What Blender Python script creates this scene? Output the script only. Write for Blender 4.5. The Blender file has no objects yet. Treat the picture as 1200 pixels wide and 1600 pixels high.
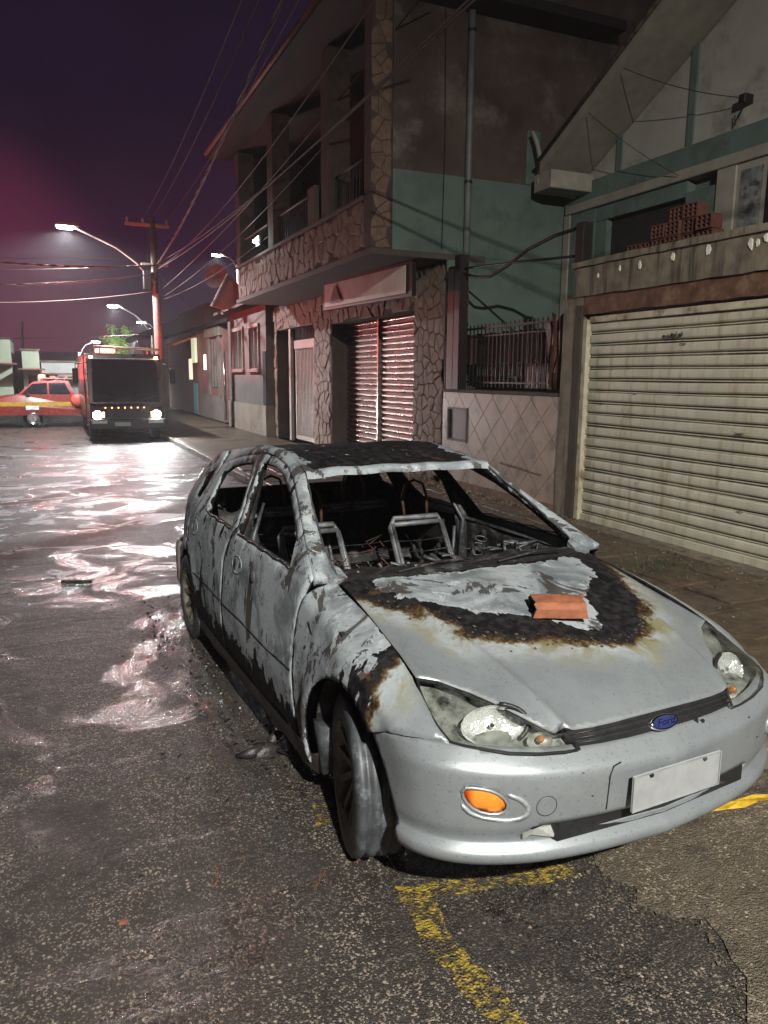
import bpy, bmesh, math, random
import numpy as np
from mathutils import Vector, Matrix
from mathutils.geometry import delaunay_2d_cdt
random.seed(7)
SC = bpy.context.scene
COL = SC.collection

# ------------------------------------------------------------------ camera
CAM_YAW, CAM_PITCH, CAM_ROLL, CAM_F, CAM_H = 0.4152, 0.178, 0.0076, 1175.77, 1.7846
def look_axes():
    cy, sy, cp, sp = math.cos(CAM_YAW), math.sin(CAM_YAW), math.cos(CAM_PITCH), math.sin(CAM_PITCH)
    f = Vector((sy*cp, cy*cp, -sp)); r = Vector((cy, -sy, 0)); u = r.cross(f)
    cr, sr = math.cos(CAM_ROLL), math.sin(CAM_ROLL)
    return r*cr + u*sr, u*cr - r*sr, f
_r, _u, _f = look_axes()
cam_data = bpy.data.cameras.new('camera')
cam = bpy.data.objects.new('camera', cam_data); COL.objects.link(cam)
cam_data.sensor_fit = 'VERTICAL'; cam_data.sensor_height = 36.0
cam_data.lens = 36.0*CAM_F/1600.0
cam_data.clip_start = 0.05; cam_data.clip_end = 600
cam.matrix_world = Matrix(((_r.x, _u.x, -_f.x, 0), (_r.y, _u.y, -_f.y, 0), (_r.z, _u.z, -_f.z, CAM_H), (0, 0, 0, 1)))
SC.camera = cam

# ------------------------------------------------------------------ render / view
SC.render.engine = 'CYCLES'
SC.view_settings.view_transform = 'Standard'
SC.view_settings.look = 'None'
SC.view_settings.exposure = 0.0
SC.view_settings.gamma = 1.0
SC.view_settings.use_curve_mapping = False
SC.cycles.use_denoising = True
SC.cycles.max_bounces = 6
SC.cycles.diffuse_bounces = 3
SC.cycles.glossy_bounces = 3
SC.cycles.transmission_bounces = 4
SC.cycles.transparent_max_bounces = 8
SC.cycles.volume_bounces = 0
SC.cycles.sample_clamp_indirect = 4.0
SC.cycles.caustics_reflective = False
SC.cycles.caustics_refractive = False

# ------------------------------------------------------------------ night sky
SUN_EL, SUN_ROT = math.radians(28), math.radians(200)
world = bpy.data.worlds.new('World'); SC.world = world; world.use_nodes = True
nt = world.node_tree; nt.nodes.clear()
def wn(t, **k):
    n = nt.nodes.new(t)
    for a, b in k.items(): setattr(n, a, b)
    return n
out = wn('ShaderNodeOutputWorld'); bg = wn('ShaderNodeBackground'); bg2 = wn('ShaderNodeBackground'); add = wn('ShaderNodeAddShader')
sky = wn('ShaderNodeTexSky'); sky.sky_type = 'NISHITA'; sky.sun_disc = False
sky.sun_elevation = math.radians(-4); sky.sun_rotation = SUN_ROT
nt.links.new(sky.outputs[0], bg.inputs[0]); bg.inputs[1].default_value = 0.05
tc = wn('ShaderNodeTexCoord'); sep = wn('ShaderNodeSeparateXYZ'); nt.links.new(tc.outputs['Generated'], sep.inputs[0])
ramp = wn('ShaderNodeValToRGB'); nt.links.new(sep.outputs['Z'], ramp.inputs[0])
cr = ramp.color_ramp; cr.interpolation = 'EASE'
cr.elements[0].position = 0.0; cr.elements[0].color = (0.040, 0.020, 0.034, 1)
cr.elements[1].position = 0.55; cr.elements[1].color = (0.0050, 0.0032, 0.0085, 1)
e = cr.elements.new(0.16); e.color = (0.034, 0.013, 0.034, 1)
e = cr.elements.new(0.32); e.color = (0.0120, 0.0058, 0.0185, 1)
# smoky glow painted into the sky colour, made uneven by noise
noi = wn('ShaderNodeTexNoise'); noi.inputs['Scale'].default_value = 2.2; noi.inputs['Detail'].default_value = 3
nt.links.new(tc.outputs['Generated'], noi.inputs['Vector'])
mr = wn('ShaderNodeMapRange'); mr.inputs[1].default_value = 0.3; mr.inputs[2].default_value = 0.75; mr.inputs[3].default_value = 0.65; mr.inputs[4].default_value = 1.5
nt.links.new(noi.outputs[0], mr.inputs[0])
mul = wn('ShaderNodeVectorMath', operation='SCALE'); nt.links.new(ramp.outputs[0], mul.inputs[0]); nt.links.new(mr.outputs[0], mul.inputs['Scale'])
# red haze of lamp flare and beacons painted into the sky at left
dotn = wn('ShaderNodeVectorMath', operation='DOT_PRODUCT'); nt.links.new(tc.outputs['Generated'], dotn.inputs[0]); dotn.inputs[1].default_value = Vector((-0.085, 0.99, 0.095)).normalized()
mr2 = wn('ShaderNodeMapRange'); mr2.interpolation_type = 'SMOOTHERSTEP'; nt.links.new(dotn.outputs['Value'], mr2.inputs[0]); mr2.inputs[1].default_value = 0.980; mr2.inputs[2].default_value = 1.0
red = wn('ShaderNodeVectorMath', operation='SCALE'); red.inputs[0].default_value = (0.070, 0.009, 0.020); nt.links.new(mr2.outputs[0], red.inputs['Scale'])
ad = wn('ShaderNodeVectorMath', operation='ADD'); nt.links.new(mul.outputs[0], ad.inputs[0]); nt.links.new(red.outputs[0], ad.inputs[1])
nt.links.new(ad.outputs[0], bg2.inputs[0]); bg2.inputs[1].default_value = 1.0
nt.links.new(bg.outputs[0], add.inputs[0]); nt.links.new(bg2.outputs[0], add.inputs[1]); nt.links.new(add.outputs[0], out.inputs[0])

# faint moonlight
sun_d = bpy.data.lights.new('sun', 'SUN'); sun_d.energy = 0.06; sun_d.angle = math.radians(0.5); sun_d.color = (1.0, 0.95, 0.88)
sun = bpy.data.objects.new('sun', sun_d); COL.objects.link(sun)
sun.rotation_euler = (math.radians(90)-SUN_EL, 0, math.radians(-15))

HAZE = 0.0016
KEY_P = 8200.0         # watts of the street lamp standing behind the photographer
LAMP_C = (0.90, 0.97, 1.0); KEY_C = (1.0, 0.955, 0.86)

# ------------------------------------------------------------------ node helpers
class NM:
    def __init__(s, name):
        s.m = bpy.data.materials.new(name); s.m.use_nodes = True
        s.t = s.m.node_tree; s.t.nodes.clear()
        s.o = s.t.nodes.new('ShaderNodeOutputMaterial')
        s._tc = s.t.nodes.new('ShaderNodeTexCoord')
    def n(s, t, **k):
        x = s.t.nodes.new(t)
        for a, b in k.items(): setattr(x, a, b)
        return x
    def put(s, sock, v):
        if v is None: return
        if hasattr(v, 'is_output'): s.t.links.new(v, sock)
        else:
            if isinstance(v, (tuple, list)) and len(v) == 3 and len(sock.default_value) == 4: v = (*v, 1)
            sock.default_value = v
    def co(s, scale=(1, 1, 1), obj=True):
        if isinstance(scale, (int, float)): scale = (scale,)*3
        mp = s.n('ShaderNodeMapping'); s.t.links.new(s.base(), mp.inputs[0]); mp.inputs['Scale'].default_value = scale
        return mp.outputs[0]
    def base(s):
        if not hasattr(s, '_b'):
            oi = s.n('ShaderNodeObjectInfo'); a = s.n('ShaderNodeVectorMath', operation='ADD'); s.t.links.new(s._tc.outputs['Object'], a.inputs[0]); s.t.links.new(oi.outputs['Location'], a.inputs[1]); s._b = a.outputs[0]
        return s._b
    def noise(s, sc=5, detail=4, rough=.55, vec=None, dist=0):
        x = s.n('ShaderNodeTexNoise'); x.inputs['Scale'].default_value = sc; x.inputs['Detail'].default_value = detail
        x.inputs['Roughness'].default_value = rough; x.inputs['Distortion'].default_value = dist
        s.t.links.new(vec if vec is not None else s.co(), x.inputs['Vector']); return x.outputs[0]
    def vor(s, sc=5, vec=None, feature='F1', out='Distance', rnd=1):
        x = s.n('ShaderNodeTexVoronoi', feature=feature); x.inputs['Scale'].default_value = sc; x.inputs['Randomness'].default_value = rnd
        s.t.links.new(vec if vec is not None else s.co(), x.inputs['Vector']); return x.outputs[out]
    def mr(s, v, a, b, c=0, d=1, smooth=True):
        x = s.n('ShaderNodeMapRange'); x.interpolation_type = 'SMOOTHSTEP' if smooth else 'LINEAR'
        s.put(x.inputs[0], v)
        for i, q in zip((1, 2, 3, 4), (a, b, c, d)): s.put(x.inputs[i], q)
        return x.outputs[0]
    def ma(s, op, a, b=None, c=None):
        x = s.n('ShaderNodeMath', operation=op); s.put(x.inputs[0], a)
        if b is not None: s.put(x.inputs[1], b)
        if c is not None: s.put(x.inputs[2], c)
        return x.outputs[0]
    def mix(s, f, a, b, mode='MIX'):
        x = s.n('ShaderNodeMix'); x.data_type = 'RGBA'; x.blend_type = mode
        s.put(x.inputs[0], f); s.put(x.inputs[6], a); s.put(x.inputs[7], b); return x.outputs[2]
    def ramp(s, v, pts):
        x = s.n('ShaderNodeValToRGB'); s.put(x.inputs[0], v); r = x.color_ramp
        while len(r.elements) < len(pts): r.elements.new(0.5)
        for e, (p, c) in zip(r.elements, pts): e.position = p; e.color = (*c, 1)
        return x.outputs[0]
    def attr(s, name):
        x = s.n('ShaderNodeAttribute'); x.attribute_name = name; return x.outputs['Fac']
    def bump(s, h, strength=.5, dist=.01, nrm=None):
        x = s.n('ShaderNodeBump'); x.inputs['Strength'].default_value = strength; x.inputs['Distance'].default_value = dist
        s.put(x.inputs['Height'], h)
        if nrm is not None: s.put(x.inputs['Normal'], nrm)
        return x.outputs[0]
    def pbsdf(s, color, rough=.6, metal=0, nrm=None, spec=.5, coat=0, emis=None, estr=0, alpha=None, trans=0):
        b = s.n('ShaderNodeBsdfPrincipled')
        s.put(b.inputs['Base Color'], color); s.put(b.inputs['Roughness'], rough); s.put(b.inputs['Metallic'], metal)
        s.put(b.inputs['Specular IOR Level'], spec); s.put(b.inputs['Coat Weight'], coat); b.inputs['Coat Roughness'].default_value = .12
        s.put(b.inputs['Transmission Weight'], trans)
        if nrm is not None: s.put(b.inputs['Normal'], nrm)
        if emis is not None: s.put(b.inputs['Emission Color'], emis); s.put(b.inputs['Emission Strength'], estr)
        s.t.links.new(b.outputs[0], s.o.inputs[0]); return s.m
_mats = {}
def simple(name, c, rough=.6, metal=0, ns=12, var=.35, bump=.3, bd=.004, spec=.5, dirt=None, dirt_sc=3, coat=0, streak=False):
    """a plain surface: colour broken by two noises, wear and fine relief"""
    if name in _mats: return _mats[name]
    k = NM(name)
    a = k.noise(ns, 6); b = k.noise(ns*.22, 3)
    f = k.mr(k.ma('ADD', k.ma('MULTIPLY', a, .6), k.ma('MULTIPLY', b, .4)), .3, .7)
    lo = tuple(x*(1-var) for x in c); hi = tuple(min(1, x*(1+var*.7)) for x in c)
    col = k.mix(f, lo, hi)
    if dirt:
        vec = k.co((6, 6, .7)) if streak else None
        dm = k.mr(k.noise(dirt_sc, 6, .65, vec=vec), .48, .68)
        col = k.mix(dm, col, dirt)
    r = k.ma('ADD', rough-.12, k.ma('MULTIPLY', a, .24))
    nb = k.bump(a, bump, bd) if bump else None
    _mats[name] = k.pbsdf(col, r, metal, nb, spec, coat)
    return _mats[name]
def emit(name, c, s):
    if name in _mats: return _mats[name]
    k = NM(name); _mats[name] = k.pbsdf(c, .4, emis=c, estr=s); return _mats[name]

# ------------------------------------------------------------------ object helpers
def thing(name, label, cat, loc=(0, 0, 0), rot=(0, 0, 0), group=None):
    o = bpy.data.objects.new(name, None); COL.objects.link(o); o.location = loc; o.rotation_euler = rot
    o.empty_display_size = .1
    o['label'] = label; o['category'] = cat
    if group: o['group'] = group
    return o
def tag(o, label=None, cat=None, group=None, kind=None):
    if label: o['label'] = label
    if cat: o['category'] = cat
    if group: o['group'] = group
    if kind: o['kind'] = kind
    return o
def base_of(o):
    p = Vector(o.location)
    while o.parent is not None:
        o = o.parent; p += Vector(o.location)
    return p
def mesh(name, V, F, mat=None, parent=None, smooth=False, label=None, local=False, attrs=None, kind=None):
    """V in world coordinates (parents here are unrotated) unless local=True"""
    me = bpy.data.meshes.new(name)
    if parent is not None and not local:
        b = base_of(parent); V = [(v[0]-b.x, v[1]-b.y, v[2]-b.z) for v in V]
    me.from_pydata([tuple(map(float, v)) for v in V], [], F)
    if smooth: me.shade_smooth()
    if attrs:
        for an, vals in attrs.items():
            at = me.attributes.new(an, 'FLOAT', 'POINT'); at.data.foreach_set('value', np.array(vals, dtype=np.float32))
    me.update()
    o = bpy.data.objects.new(name, me); COL.objects.link(o)
    if parent is not None: o.parent = parent
    if mat: me.materials.append(mat)
    if label: o['label'] = label
    if kind: o['kind'] = kind
    return o
class MB:
    def __init__(s): s.V = []; s.F = []
    def add(s, V, F):
        n = len(s.V); s.V += [tuple(v) for v in V]; s.F += [tuple(i+n for i in f) for f in F]; return s
    def box(s, x0, x1, y0, y1, z0, z1, c=0):
        if c:
            return s.cbox(x0, x1, y0, y1, z0, z1, c)
        V = [(x, y, z) for x in (x0, x1) for y in (y0, y1) for z in (z0, z1)]
        return s.add(V, [(0, 1, 3, 2), (4, 6, 7, 5), (0, 4, 5, 1), (2, 3, 7, 6), (0, 2, 6, 4), (1, 5, 7, 3)])
    def cbox(s, x0, x1, y0, y1, z0, z1, c):
        """box with cut corners"""
        bm = bmesh.new(); bmesh.ops.create_cube(bm, size=1)
        for v in bm.verts:
            v.co = Vector(((x0+x1)/2+v.co.x*(x1-x0), (y0+y1)/2+v.co.y*(y1-y0), (z0+z1)/2+v.co.z*(z1-z0)))
        bmesh.ops.bevel(bm, geom=bm.edges[:], offset=c, segments=1, affect='EDGES')
        s.add([v.co[:] for v in bm.verts], [[v.index for v in f.verts] for f in (bm.verts.index_update() or bm.faces)])
        bm.free(); return s
    def prism(s, P, axis, a, b):
        """polygon P (2D) extruded along axis from a to b; 2D coords are the other two axes in order"""
        def mk(p, t): q = [p[0], p[1]]; q.insert(axis, t); return tuple(q)
        n = len(P); V = [mk(p, a) for p in P]+[mk(p, b) for p in P]
        return s.add(V, [tuple(range(n-1, -1, -1)), tuple(range(n, 2*n))]+[(i, (i+1) % n, n+(i+1) % n, n+i) for i in range(n)])
    def tube(s, P, r, seg=8, cap=True):
        P = [Vector(p) for p in P]; n = len(P); R = r if isinstance(r, (list, tuple)) else [r]*n
        V = []; prev = None
        for i, p in enumerate(P):
            d = (P[min(i+1, n-1)]-P[max(i-1, 0)]).normalized()
            if prev is None: a = d.orthogonal().normalized()
            else: a = (prev-d*prev.dot(d)).normalized()
            prev = a; b = d.cross(a)
            for k in range(seg):
                t = 2*math.pi*k/seg; V.append(p+(a*math.cos(t)+b*math.sin(t))*R[i])
        F = [(i*seg+k, i*seg+(k+1) % seg, (i+1)*seg+(k+1) % seg, (i+1)*seg+k) for i in range(n-1) for k in range(seg)]
        if cap: F += [tuple(range(seg-1, -1, -1)), tuple((n-1)*seg+k for k in range(seg))]
        return s.add(V, F)
    def lathe(s, prof, c, axis=(0, 0, 1), seg=24):
        """prof: list of (radius, height along axis)"""
        ax = Vector(axis).normalized(); a = ax.orthogonal().normalized(); b = ax.cross(a); c = Vector(c)
        V = []; n = len(prof)
        for (r, h) in prof:
            for k in range(seg):
                t = 2*math.pi*k/seg; V.append(c+ax*h+(a*math.cos(t)+b*math.sin(t))*r)
        F = [(i*seg+k, i*seg+(k+1) % seg, (i+1)*seg+(k+1) % seg, (i+1)*seg+k) for i in range(n-1) for k in range(seg)]
        return s.add(V, F)
    def rot(s, m):
        s.V = [tuple(m @ Vector(v)) for v in s.V]; return s
    def build(s, name, mat, parent=None, **k): return mesh(name, s.V, s.F, mat, parent, **k)
def B(name, mat, parent, x0, x1, y0, y1, z0, z1, c=0, **k):
    return MB().box(x0, x1, y0, y1, z0, z1, c).build(name, mat, parent, **k)
def pip(p, P):
    x, y = p; c = False; j = len(P)-1
    for i in range(len(P)):
        if (P[i][1] > y) != (P[j][1] > y) and x < (P[j][0]-P[i][0])*(y-P[i][1])/(P[j][1]-P[i][1])+P[i][0]: c = not c
        j = i
    return c
def segd(p, P, closed=True):
    """distance of points p (n,2) to polyline P"""
    p = np.atleast_2d(p); A = np.array(P, float); Bq = np.roll(A, -1, 0)
    if not closed: A, Bq = A[:-1], Bq[:-1]
    d = Bq-A; L = (d**2).sum(1)+1e-12
    t = np.clip(((p[:, None, :]-A)*d).sum(2)/L, 0, 1)
    q = A+t[..., None]*d
    return np.sqrt(((p[:, None, :]-q)**2).sum(2)).min(1)
def chaikin(P, n=1):
    for _ in range(n):
        Q = []
        for i in range(len(P)):
            a, b = P[i], P[(i+1) % len(P)]
            Q += [(a[0]*.75+b[0]*.25, a[1]*.75+b[1]*.25), (a[0]*.25+b[0]*.75, a[1]*.25+b[1]*.75)]
        P = Q
    return P
def resample(P, step):
    Q = []
    for i in range(len(P)):
        a, b = np.array(P[i], float), np.array(P[(i+1) % len(P)], float)
        n = max(1, int(round(np.linalg.norm(b-a)/step)))
        Q += [tuple(a+(b-a)*k/n) for k in range(n)]
    return Q
def tri2d(poly, holes, step, edge_step=None):
    es = edge_step or step
    loops = [resample(poly, es)]+[resample(h, es) for h in holes]
    V = []; E = []
    for L in loops:
        n0 = len(V); V += [Vector(p) for p in L]; E += [(n0+i, n0+(i+1) % len(L)) for i in range(len(L))]
    xs = [p[0] for p in poly]; ys = [p[1] for p in poly]
    gx = np.arange(min(xs)+step*.5, max(xs), step); gy = np.arange(min(ys)+step*.5, max(ys), step)
    G = np.array([(x+(j % 2)*step*.5, y) for j, y in enumerate(gy) for x in gx])
    if len(G):
        d = np.minimum.reduce([segd(G, L) for L in [poly]+holes])
        for g, dd in zip(G, d):
            if dd > step*.45 and pip(g, poly) and not any(pip(g, h) for h in holes): V.append(Vector((g[0], g[1])))
    r = delaunay_2d_cdt(V, E, [], 0, 1e-6)
    VV = [tuple(v) for v in r[0]]; FF = []
    for f in r[2]:
        c = (sum(VV[i][0] for i in f)/len(f), sum(VV[i][1] for i in f)/len(f))
        if pip(c, loops[0]) and not any(pip(c, h) for h in loops[1:]): FF.append(tuple(f))
    return VV, FF
def solidify(P3, F, th, outward):
    """offset copy inward by th; outward = rough outward direction used to orient faces"""
    P = np.array(P3, float); Nn = np.zeros_like(P); F2 = []
    for f in F:
        n = np.cross(P[f[1]]-P[f[0]], P[f[2]]-P[f[0]])
        c = P[list(f)].mean(0); o = outward(c) if callable(outward) else np.array(outward)
        if n @ o < 0: f = tuple(reversed(f)); n = -n
        F2.append(f)
        for i in f: Nn[i] += n
    Nn /= (np.linalg.norm(Nn, axis=1)[:, None]+1e-12)
    if th == 0: return P.tolist(), F2
    n = len(P); Q = P-Nn*th
    cnt = {}
    for f in F2:
        for i in range(len(f)): cnt[(f[i], f[(i+1) % len(f)])] = 1
    S = [(b, a, a+n, b+n) for (a, b) in cnt if (b, a) not in cnt]
    return P.tolist()+Q.tolist(), F2+[tuple(i+n for i in reversed(f)) for f in F2]+S

# ================================================================== THE BURNT CAR
CX, CY, CA = 1.7495, 2.5266, 3.0885
FWX, FWY = math.sin(CA), math.cos(CA)
def pch(xs, ys):
    xs = np.array(xs, float); ys = np.array(ys, float); h = np.diff(xs); d = np.diff(ys)/h
    m = np.zeros(len(xs))
    for i in range(1, len(xs)-1):
        if d[i-1]*d[i] > 0:
            w1 = 2*h[i]+h[i-1]; w2 = h[i]+2*h[i-1]; m[i] = (w1+w2)/(w1/d[i-1]+w2/d[i])
    m[0] = d[0]; m[-1] = d[-1]
    def f(x):
        x = min(max(x, xs[0]), xs[-1]); i = min(max(int(np.searchsorted(xs, x))-1, 0), len(xs)-2)
        t = (x-xs[i])/h[i]; a = ys[i]; b = ys[i+1]
        return float((2*t**3-3*t**2+1)*a+(t**3-2*t**2+t)*h[i]*m[i]+(-2*t**3+3*t**2)*b+(t**3-t**2)*h[i]*m[i+1])
    return f
def sstep(a, b, x):
    t = min(max((x-a)/(b-a), 0), 1); return t*t*(3-2*t)
PF = pch([-3.30, -3.25, -3.15, -3.0, -2.8, -2.5, -2.0, -1.2, -.4, .2, .42, .53, .62, .70, .77, .81, .83], [.50, .62, .715, .775, .815, .835, .85, .855, .85, .85, .84, .82, .76, .65, .47, .25, 0])
DZ = pch([.15, .25, .34, .45, .52, .60, .72, .84, .93, .97], [-.045, -.02, -.008, 0, 0, -.006, -.018, -.036, -.058, -.075])
TH = pch([.93, 1.05, 1.2, 1.3, 1.38], [0, .075, .165, .225, .285])
ZH = pch([-.46, -.42, 0, .335, .45, .60], [.95, .94, .878, .792, .735, .668])
YH = pch([-.46, -.42, 0, .335, .45, .60], [.652, .662, .677, .697, .706, .712])
CRZ = pch([-.45, -.33, -.2, -.02, .146, .275, .37, .437], [.69, .709, .757, .795, .795, .785, .755, .71])
def arch_flare(x, z, cx, cz, R):
    d = math.hypot(x-cx, z-cz)-R
    return .014*max(0, 1-abs(d-.02)/.06) if d > -.05 else 0
def Wside(x, z):
    w = PF(x)+DZ(min(z, .93))-(TH(z) if z > .93 else 0)
    return w+arch_flare(x, z, -2.63, .29, .33)
def Wfend(x, z):
    zh = ZH(x); yh = YH(x); zs = zh-.083
    w0 = PF(x)+DZ(min(z, .93))
    ws = PF(x)+DZ(min(zs, .93))-.004
    if z < zs-.06:
        w = w0
    else:
        ks = [zs-.06, zs, zh-.040, zh-.012, zh+.002]
        vs = [PF(x)+DZ(min(zs-.06, .93)), ws, yh+(ws-yh)*.62, yh+(ws-yh)*.22, yh]
        w = pch(ks, vs)(z)
    # crease above the wheel arch: surface below it stands a little proud
    if -.42 < x < .43: w += .010*sstep(.0, .035, CRZ(x)-z)*sstep(-.42, -.30, x)
    return w+arch_flare(x, z, .07, .30, .385)
HC = pch([-.46, -.25, 0, .335, .6, .735, .80], [.985, .962, .925, .845, .765, .703, .665])
def ridge(x, y):
    yr = np.interp(x, [-.4, .1, .35, .6, .73], [.52, .475, .43, .392, .365]); d = abs(y)-yr
    return .012*math.exp(-(d/.016)**2)*sstep(-.25, .05, x) - .022*sstep(-.002, .030, d)*sstep(-.30, .1, x)*sstep(.30, .12, d)
def Hood(x, y):
    return HC(x)-.115*y*y + ridge(x, y)
BX = np.array([.10, .25, .45, .53, .62, .70, .77, .81, .83]); BY = np.array([.855, .852, .84, .82, .76, .65, .47, .25, 0])
_bs = np.r_[0, np.cumsum(np.hypot(np.diff(BX), np.diff(BY)))]; _bs = _bs-_bs[-1]
bxf, byf = pch(_bs, BX), pch(_bs, BY)
BTOP = pch([-1.2, -1.0, -.90, -.80, -.6, -.4, 0], [.600, .652, .668, .672, .662, .650, .642])
BOFF = pch([.26, .285, .31, .335, .355, .375, .41, .50, .56], [-.060, -.024, -.002, -.004, -.034, -.030, -.014, -.004, .0])
def Bump(s, z):
    a = -abs(s); sg = -1 if s < 0 else 1
    x, y = bxf(a), byf(a)
    h = .004; tx, ty = bxf(min(a+h, 0))-bxf(a-h), byf(min(a+h, 0))-byf(a-h)
    L = math.hypot(tx, ty); nx, ny = (-ty/L, tx/L)
    if nx < 0 and a > -.6: nx, ny = -nx, -ny
    if ny < 0 and a <= -.6: nx, ny = -nx, -ny
    front = sstep(-1.05, -.80, a)
    top = BTOP(a); u = top-z
    sh = np.interp(u, [0, .012, .03, .050, .060], [-.062, -.046, -.026, -.004, .003])*front
    off = BOFF(z)*(.35+.65*front)+sh - .006*(1-front)
    # shallow dished band round the number plate
    return (x+nx*off, sg*(y+ny*off), z)

car = thing('burnt_car', 'fire-gutted silver hatchback with burnt doors, roof and glassless windows, parked by the kerb', 'car', (CX, CY, 0), (0, 0, math.atan2(FWY, FWX)))

# ---- paint: silver, scorched at the edge of the fire, bare ash-grey and soot inside it
def car_paint(name, silver=(.33, .365, .39)):
    k = NM(name)
    b0 = k.attr('burn'); a0 = k.attr('ash')
    n1 = k.noise(5, 7, .62); n2 = k.noise(28, 5, .6); n3 = k.noise(90, 4, .6)
    st = k.noise(2.2, 6, .60, vec=k.co((2.6, 2.6, .95)), dist=1.5)
    b = k.ma('ADD', b0, k.ma('ADD', k.ma('MULTIPLY_ADD', n1, .20, -.10), k.ma('ADD', k.ma('MULTIPLY_ADD', n2, .10, -.05), k.ma('MULTIPLY_ADD', n3, .03, -.015))))
    # clean silver with grime specks
    sp = k.mr(n3, .60, .68); gr = k.mr(n1, .35, .7)
    sil = k.mix(k.ma('MULTIPLY', sp, .45), k.mix(gr, silver, tuple(c*.80 for c in silver)), (.10, .10, .095))
    spk = k.vor(46); spc = k.mr(k.ma('ADD', spk, k.ma('MULTIPLY', n2, .25)), .16, .20, 1, 0)
    sil = k.mix(k.ma('MULTIPLY', spc, k.mr(n1, .36, .56, 0, .9)), sil, (.045, .042, .038))
    sco = k.ramp(k.mr(b, -.15, .02, 0, 1, False), [(0, (.30, .32, .31)), (.35, (.26, .265, .20)), (.62, (.185, .175, .10)), (.78, (.115, .09, .045)), (.88, (.050, .028, .014)), (.95, (.016, .011, .008)), (1, (.010, .010, .010))])
    hal = k.mr(k.noise(7, 6, .65, dist=.6), .38, .62)
    col = k.mix(k.ma('MULTIPLY', k.mr(b, -.16, -.10), k.ma('MAXIMUM', hal, k.mr(b, -.045, -.01))), sil, sco)
    # inside the fire: soot, bare metal gone to grey and white ash, sharp-edged islands of each
    soot = k.mix(k.mr(n2, .4, .65), (.006, .006, .007), (.022, .021, .023))
    fld = k.ma('ADD', a0, k.ma('ADD', k.ma('MULTIPLY_ADD', st, 1.9, -.95), k.ma('ADD', k.ma('MULTIPLY_ADD', n2, .55, -.275), k.ma('MULTIPLY_ADD', n3, .22, -.11))))
    am = k.mr(fld, .40, .47)
    rim_ = k.ma('MULTIPLY', k.mr(fld, .42, .50), k.mr(fld, .50, .62, 1, 0))
    blot = k.noise(3.6, 6, .6, dist=.8)
    ash_c = k.mix(k.mr(blot, .36, .60), (.15, .17, .188), (.37, .415, .445))
    ash_c = k.mix(k.mr(st, .60, .74), ash_c, (.50, .545, .58))
    ash_c = k.mix(k.ma('MULTIPLY', rim_, .6), ash_c, (.44, .48, .50))
    ash_c = k.mix(k.mr(k.noise(3.1, 7, .68, dist=1.0), .555, .575, 0, .88), ash_c, (.050, .040, .034))
    ash_c = k.mix(k.mr(k.noise(5.5, 7, .7, vec=k.co((1.6, 1.6, .6)), dist=.6), .60, .63, 0, .7), ash_c, (.55, .59, .61))
    ash_c = k.mix(k.mr(n3, .62, .68, 0, .8), ash_c, (.055, .058, .062))
    bur = k.mix(am, soot, ash_c)
    rust = k.mr(k.noise(8, 7, .72), .60, .66)
    bur = k.mix(k.ma('MULTIPLY', rust, .65), bur, (.095, .045, .022))
    inb = k.mr(b, .004, .018)
    col = k.mix(inb, col, bur)
    rough = k.mix(inb, k.mix(gr, (.36,)*3, (.46,)*3), (.66,)*3)
    metal = k.ma('MULTIPLY', k.mr(b, -.16, -.02, 1, 0), .50)
    metal = k.ma('ADD', metal, k.ma('MULTIPLY', k.ma('MULTIPLY', inb, am), .25))
    edge = k.ma('MULTIPLY', k.mr(b, -.06, -.01), k.mr(b, .03, .07, 1, 0))
    h = k.ma('ADD', k.ma('MULTIPLY', inb, k.ma('ADD', k.ma('MULTIPLY', n2, .7), k.ma('ADD', k.ma('MULTIPLY', am, .5), k.ma('MULTIPLY', n3, .4)))), k.ma('ADD', k.ma('MULTIPLY', edge, k.ma('MULTIPLY', k.noise(34, 5, .7), 2.2)), k.ma('MULTIPLY', k.mr(k.vor(120), 0, .22, 1, 0), .30)))
    return k.pbsdf(col, rough, metal, k.bump(h, .5, .0042), k.mr(b, -.05, 0, .5, .16), k.ma('MULTIPLY', k.mr(b, -.12, -.04, 1, 0), .10))
M_paint = car_paint('car_paint')
M_soot = simple('sooty_metal', (.012, .0115, .012), .7, .1, 30, .6, .6, .01, dirt=(.10, .10, .10), dirt_sc=9)
M_sootpale = simple('scorched_metal', (.10, .11, .12), .5, .5, 20, .6, .6, .008, dirt=(.018, .017, .017), dirt_sc=7)
M_black = simple('black_plastic', (.016, .016, .017), .45, 0, 40, .3, .2, .002)
M_melt = simple('melted_trim', (.030, .026, .026), .42, 0, 14, .5, .9, .02)
M_rubber = simple('tyre_rubber', (.055, .060, .068), .5, 0, 14, .4, .3, .004, dirt=(.14, .16, .18), dirt_sc=12)
M_rim = simple('burnt_rim', (.20, .19, .15), .5, .4, 30, .5, .5, .004, dirt=(.05, .04, .03))
M_chrome = simple('chrome', (.75, .76, .78), .10, 1, 40, .08, 0)
M_bezel = simple('lamp_housing', (.21, .225, .21), .45, .1, 26, .5, .3, .003, dirt=(.02, .02, .018), dirt_sc=16)

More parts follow.
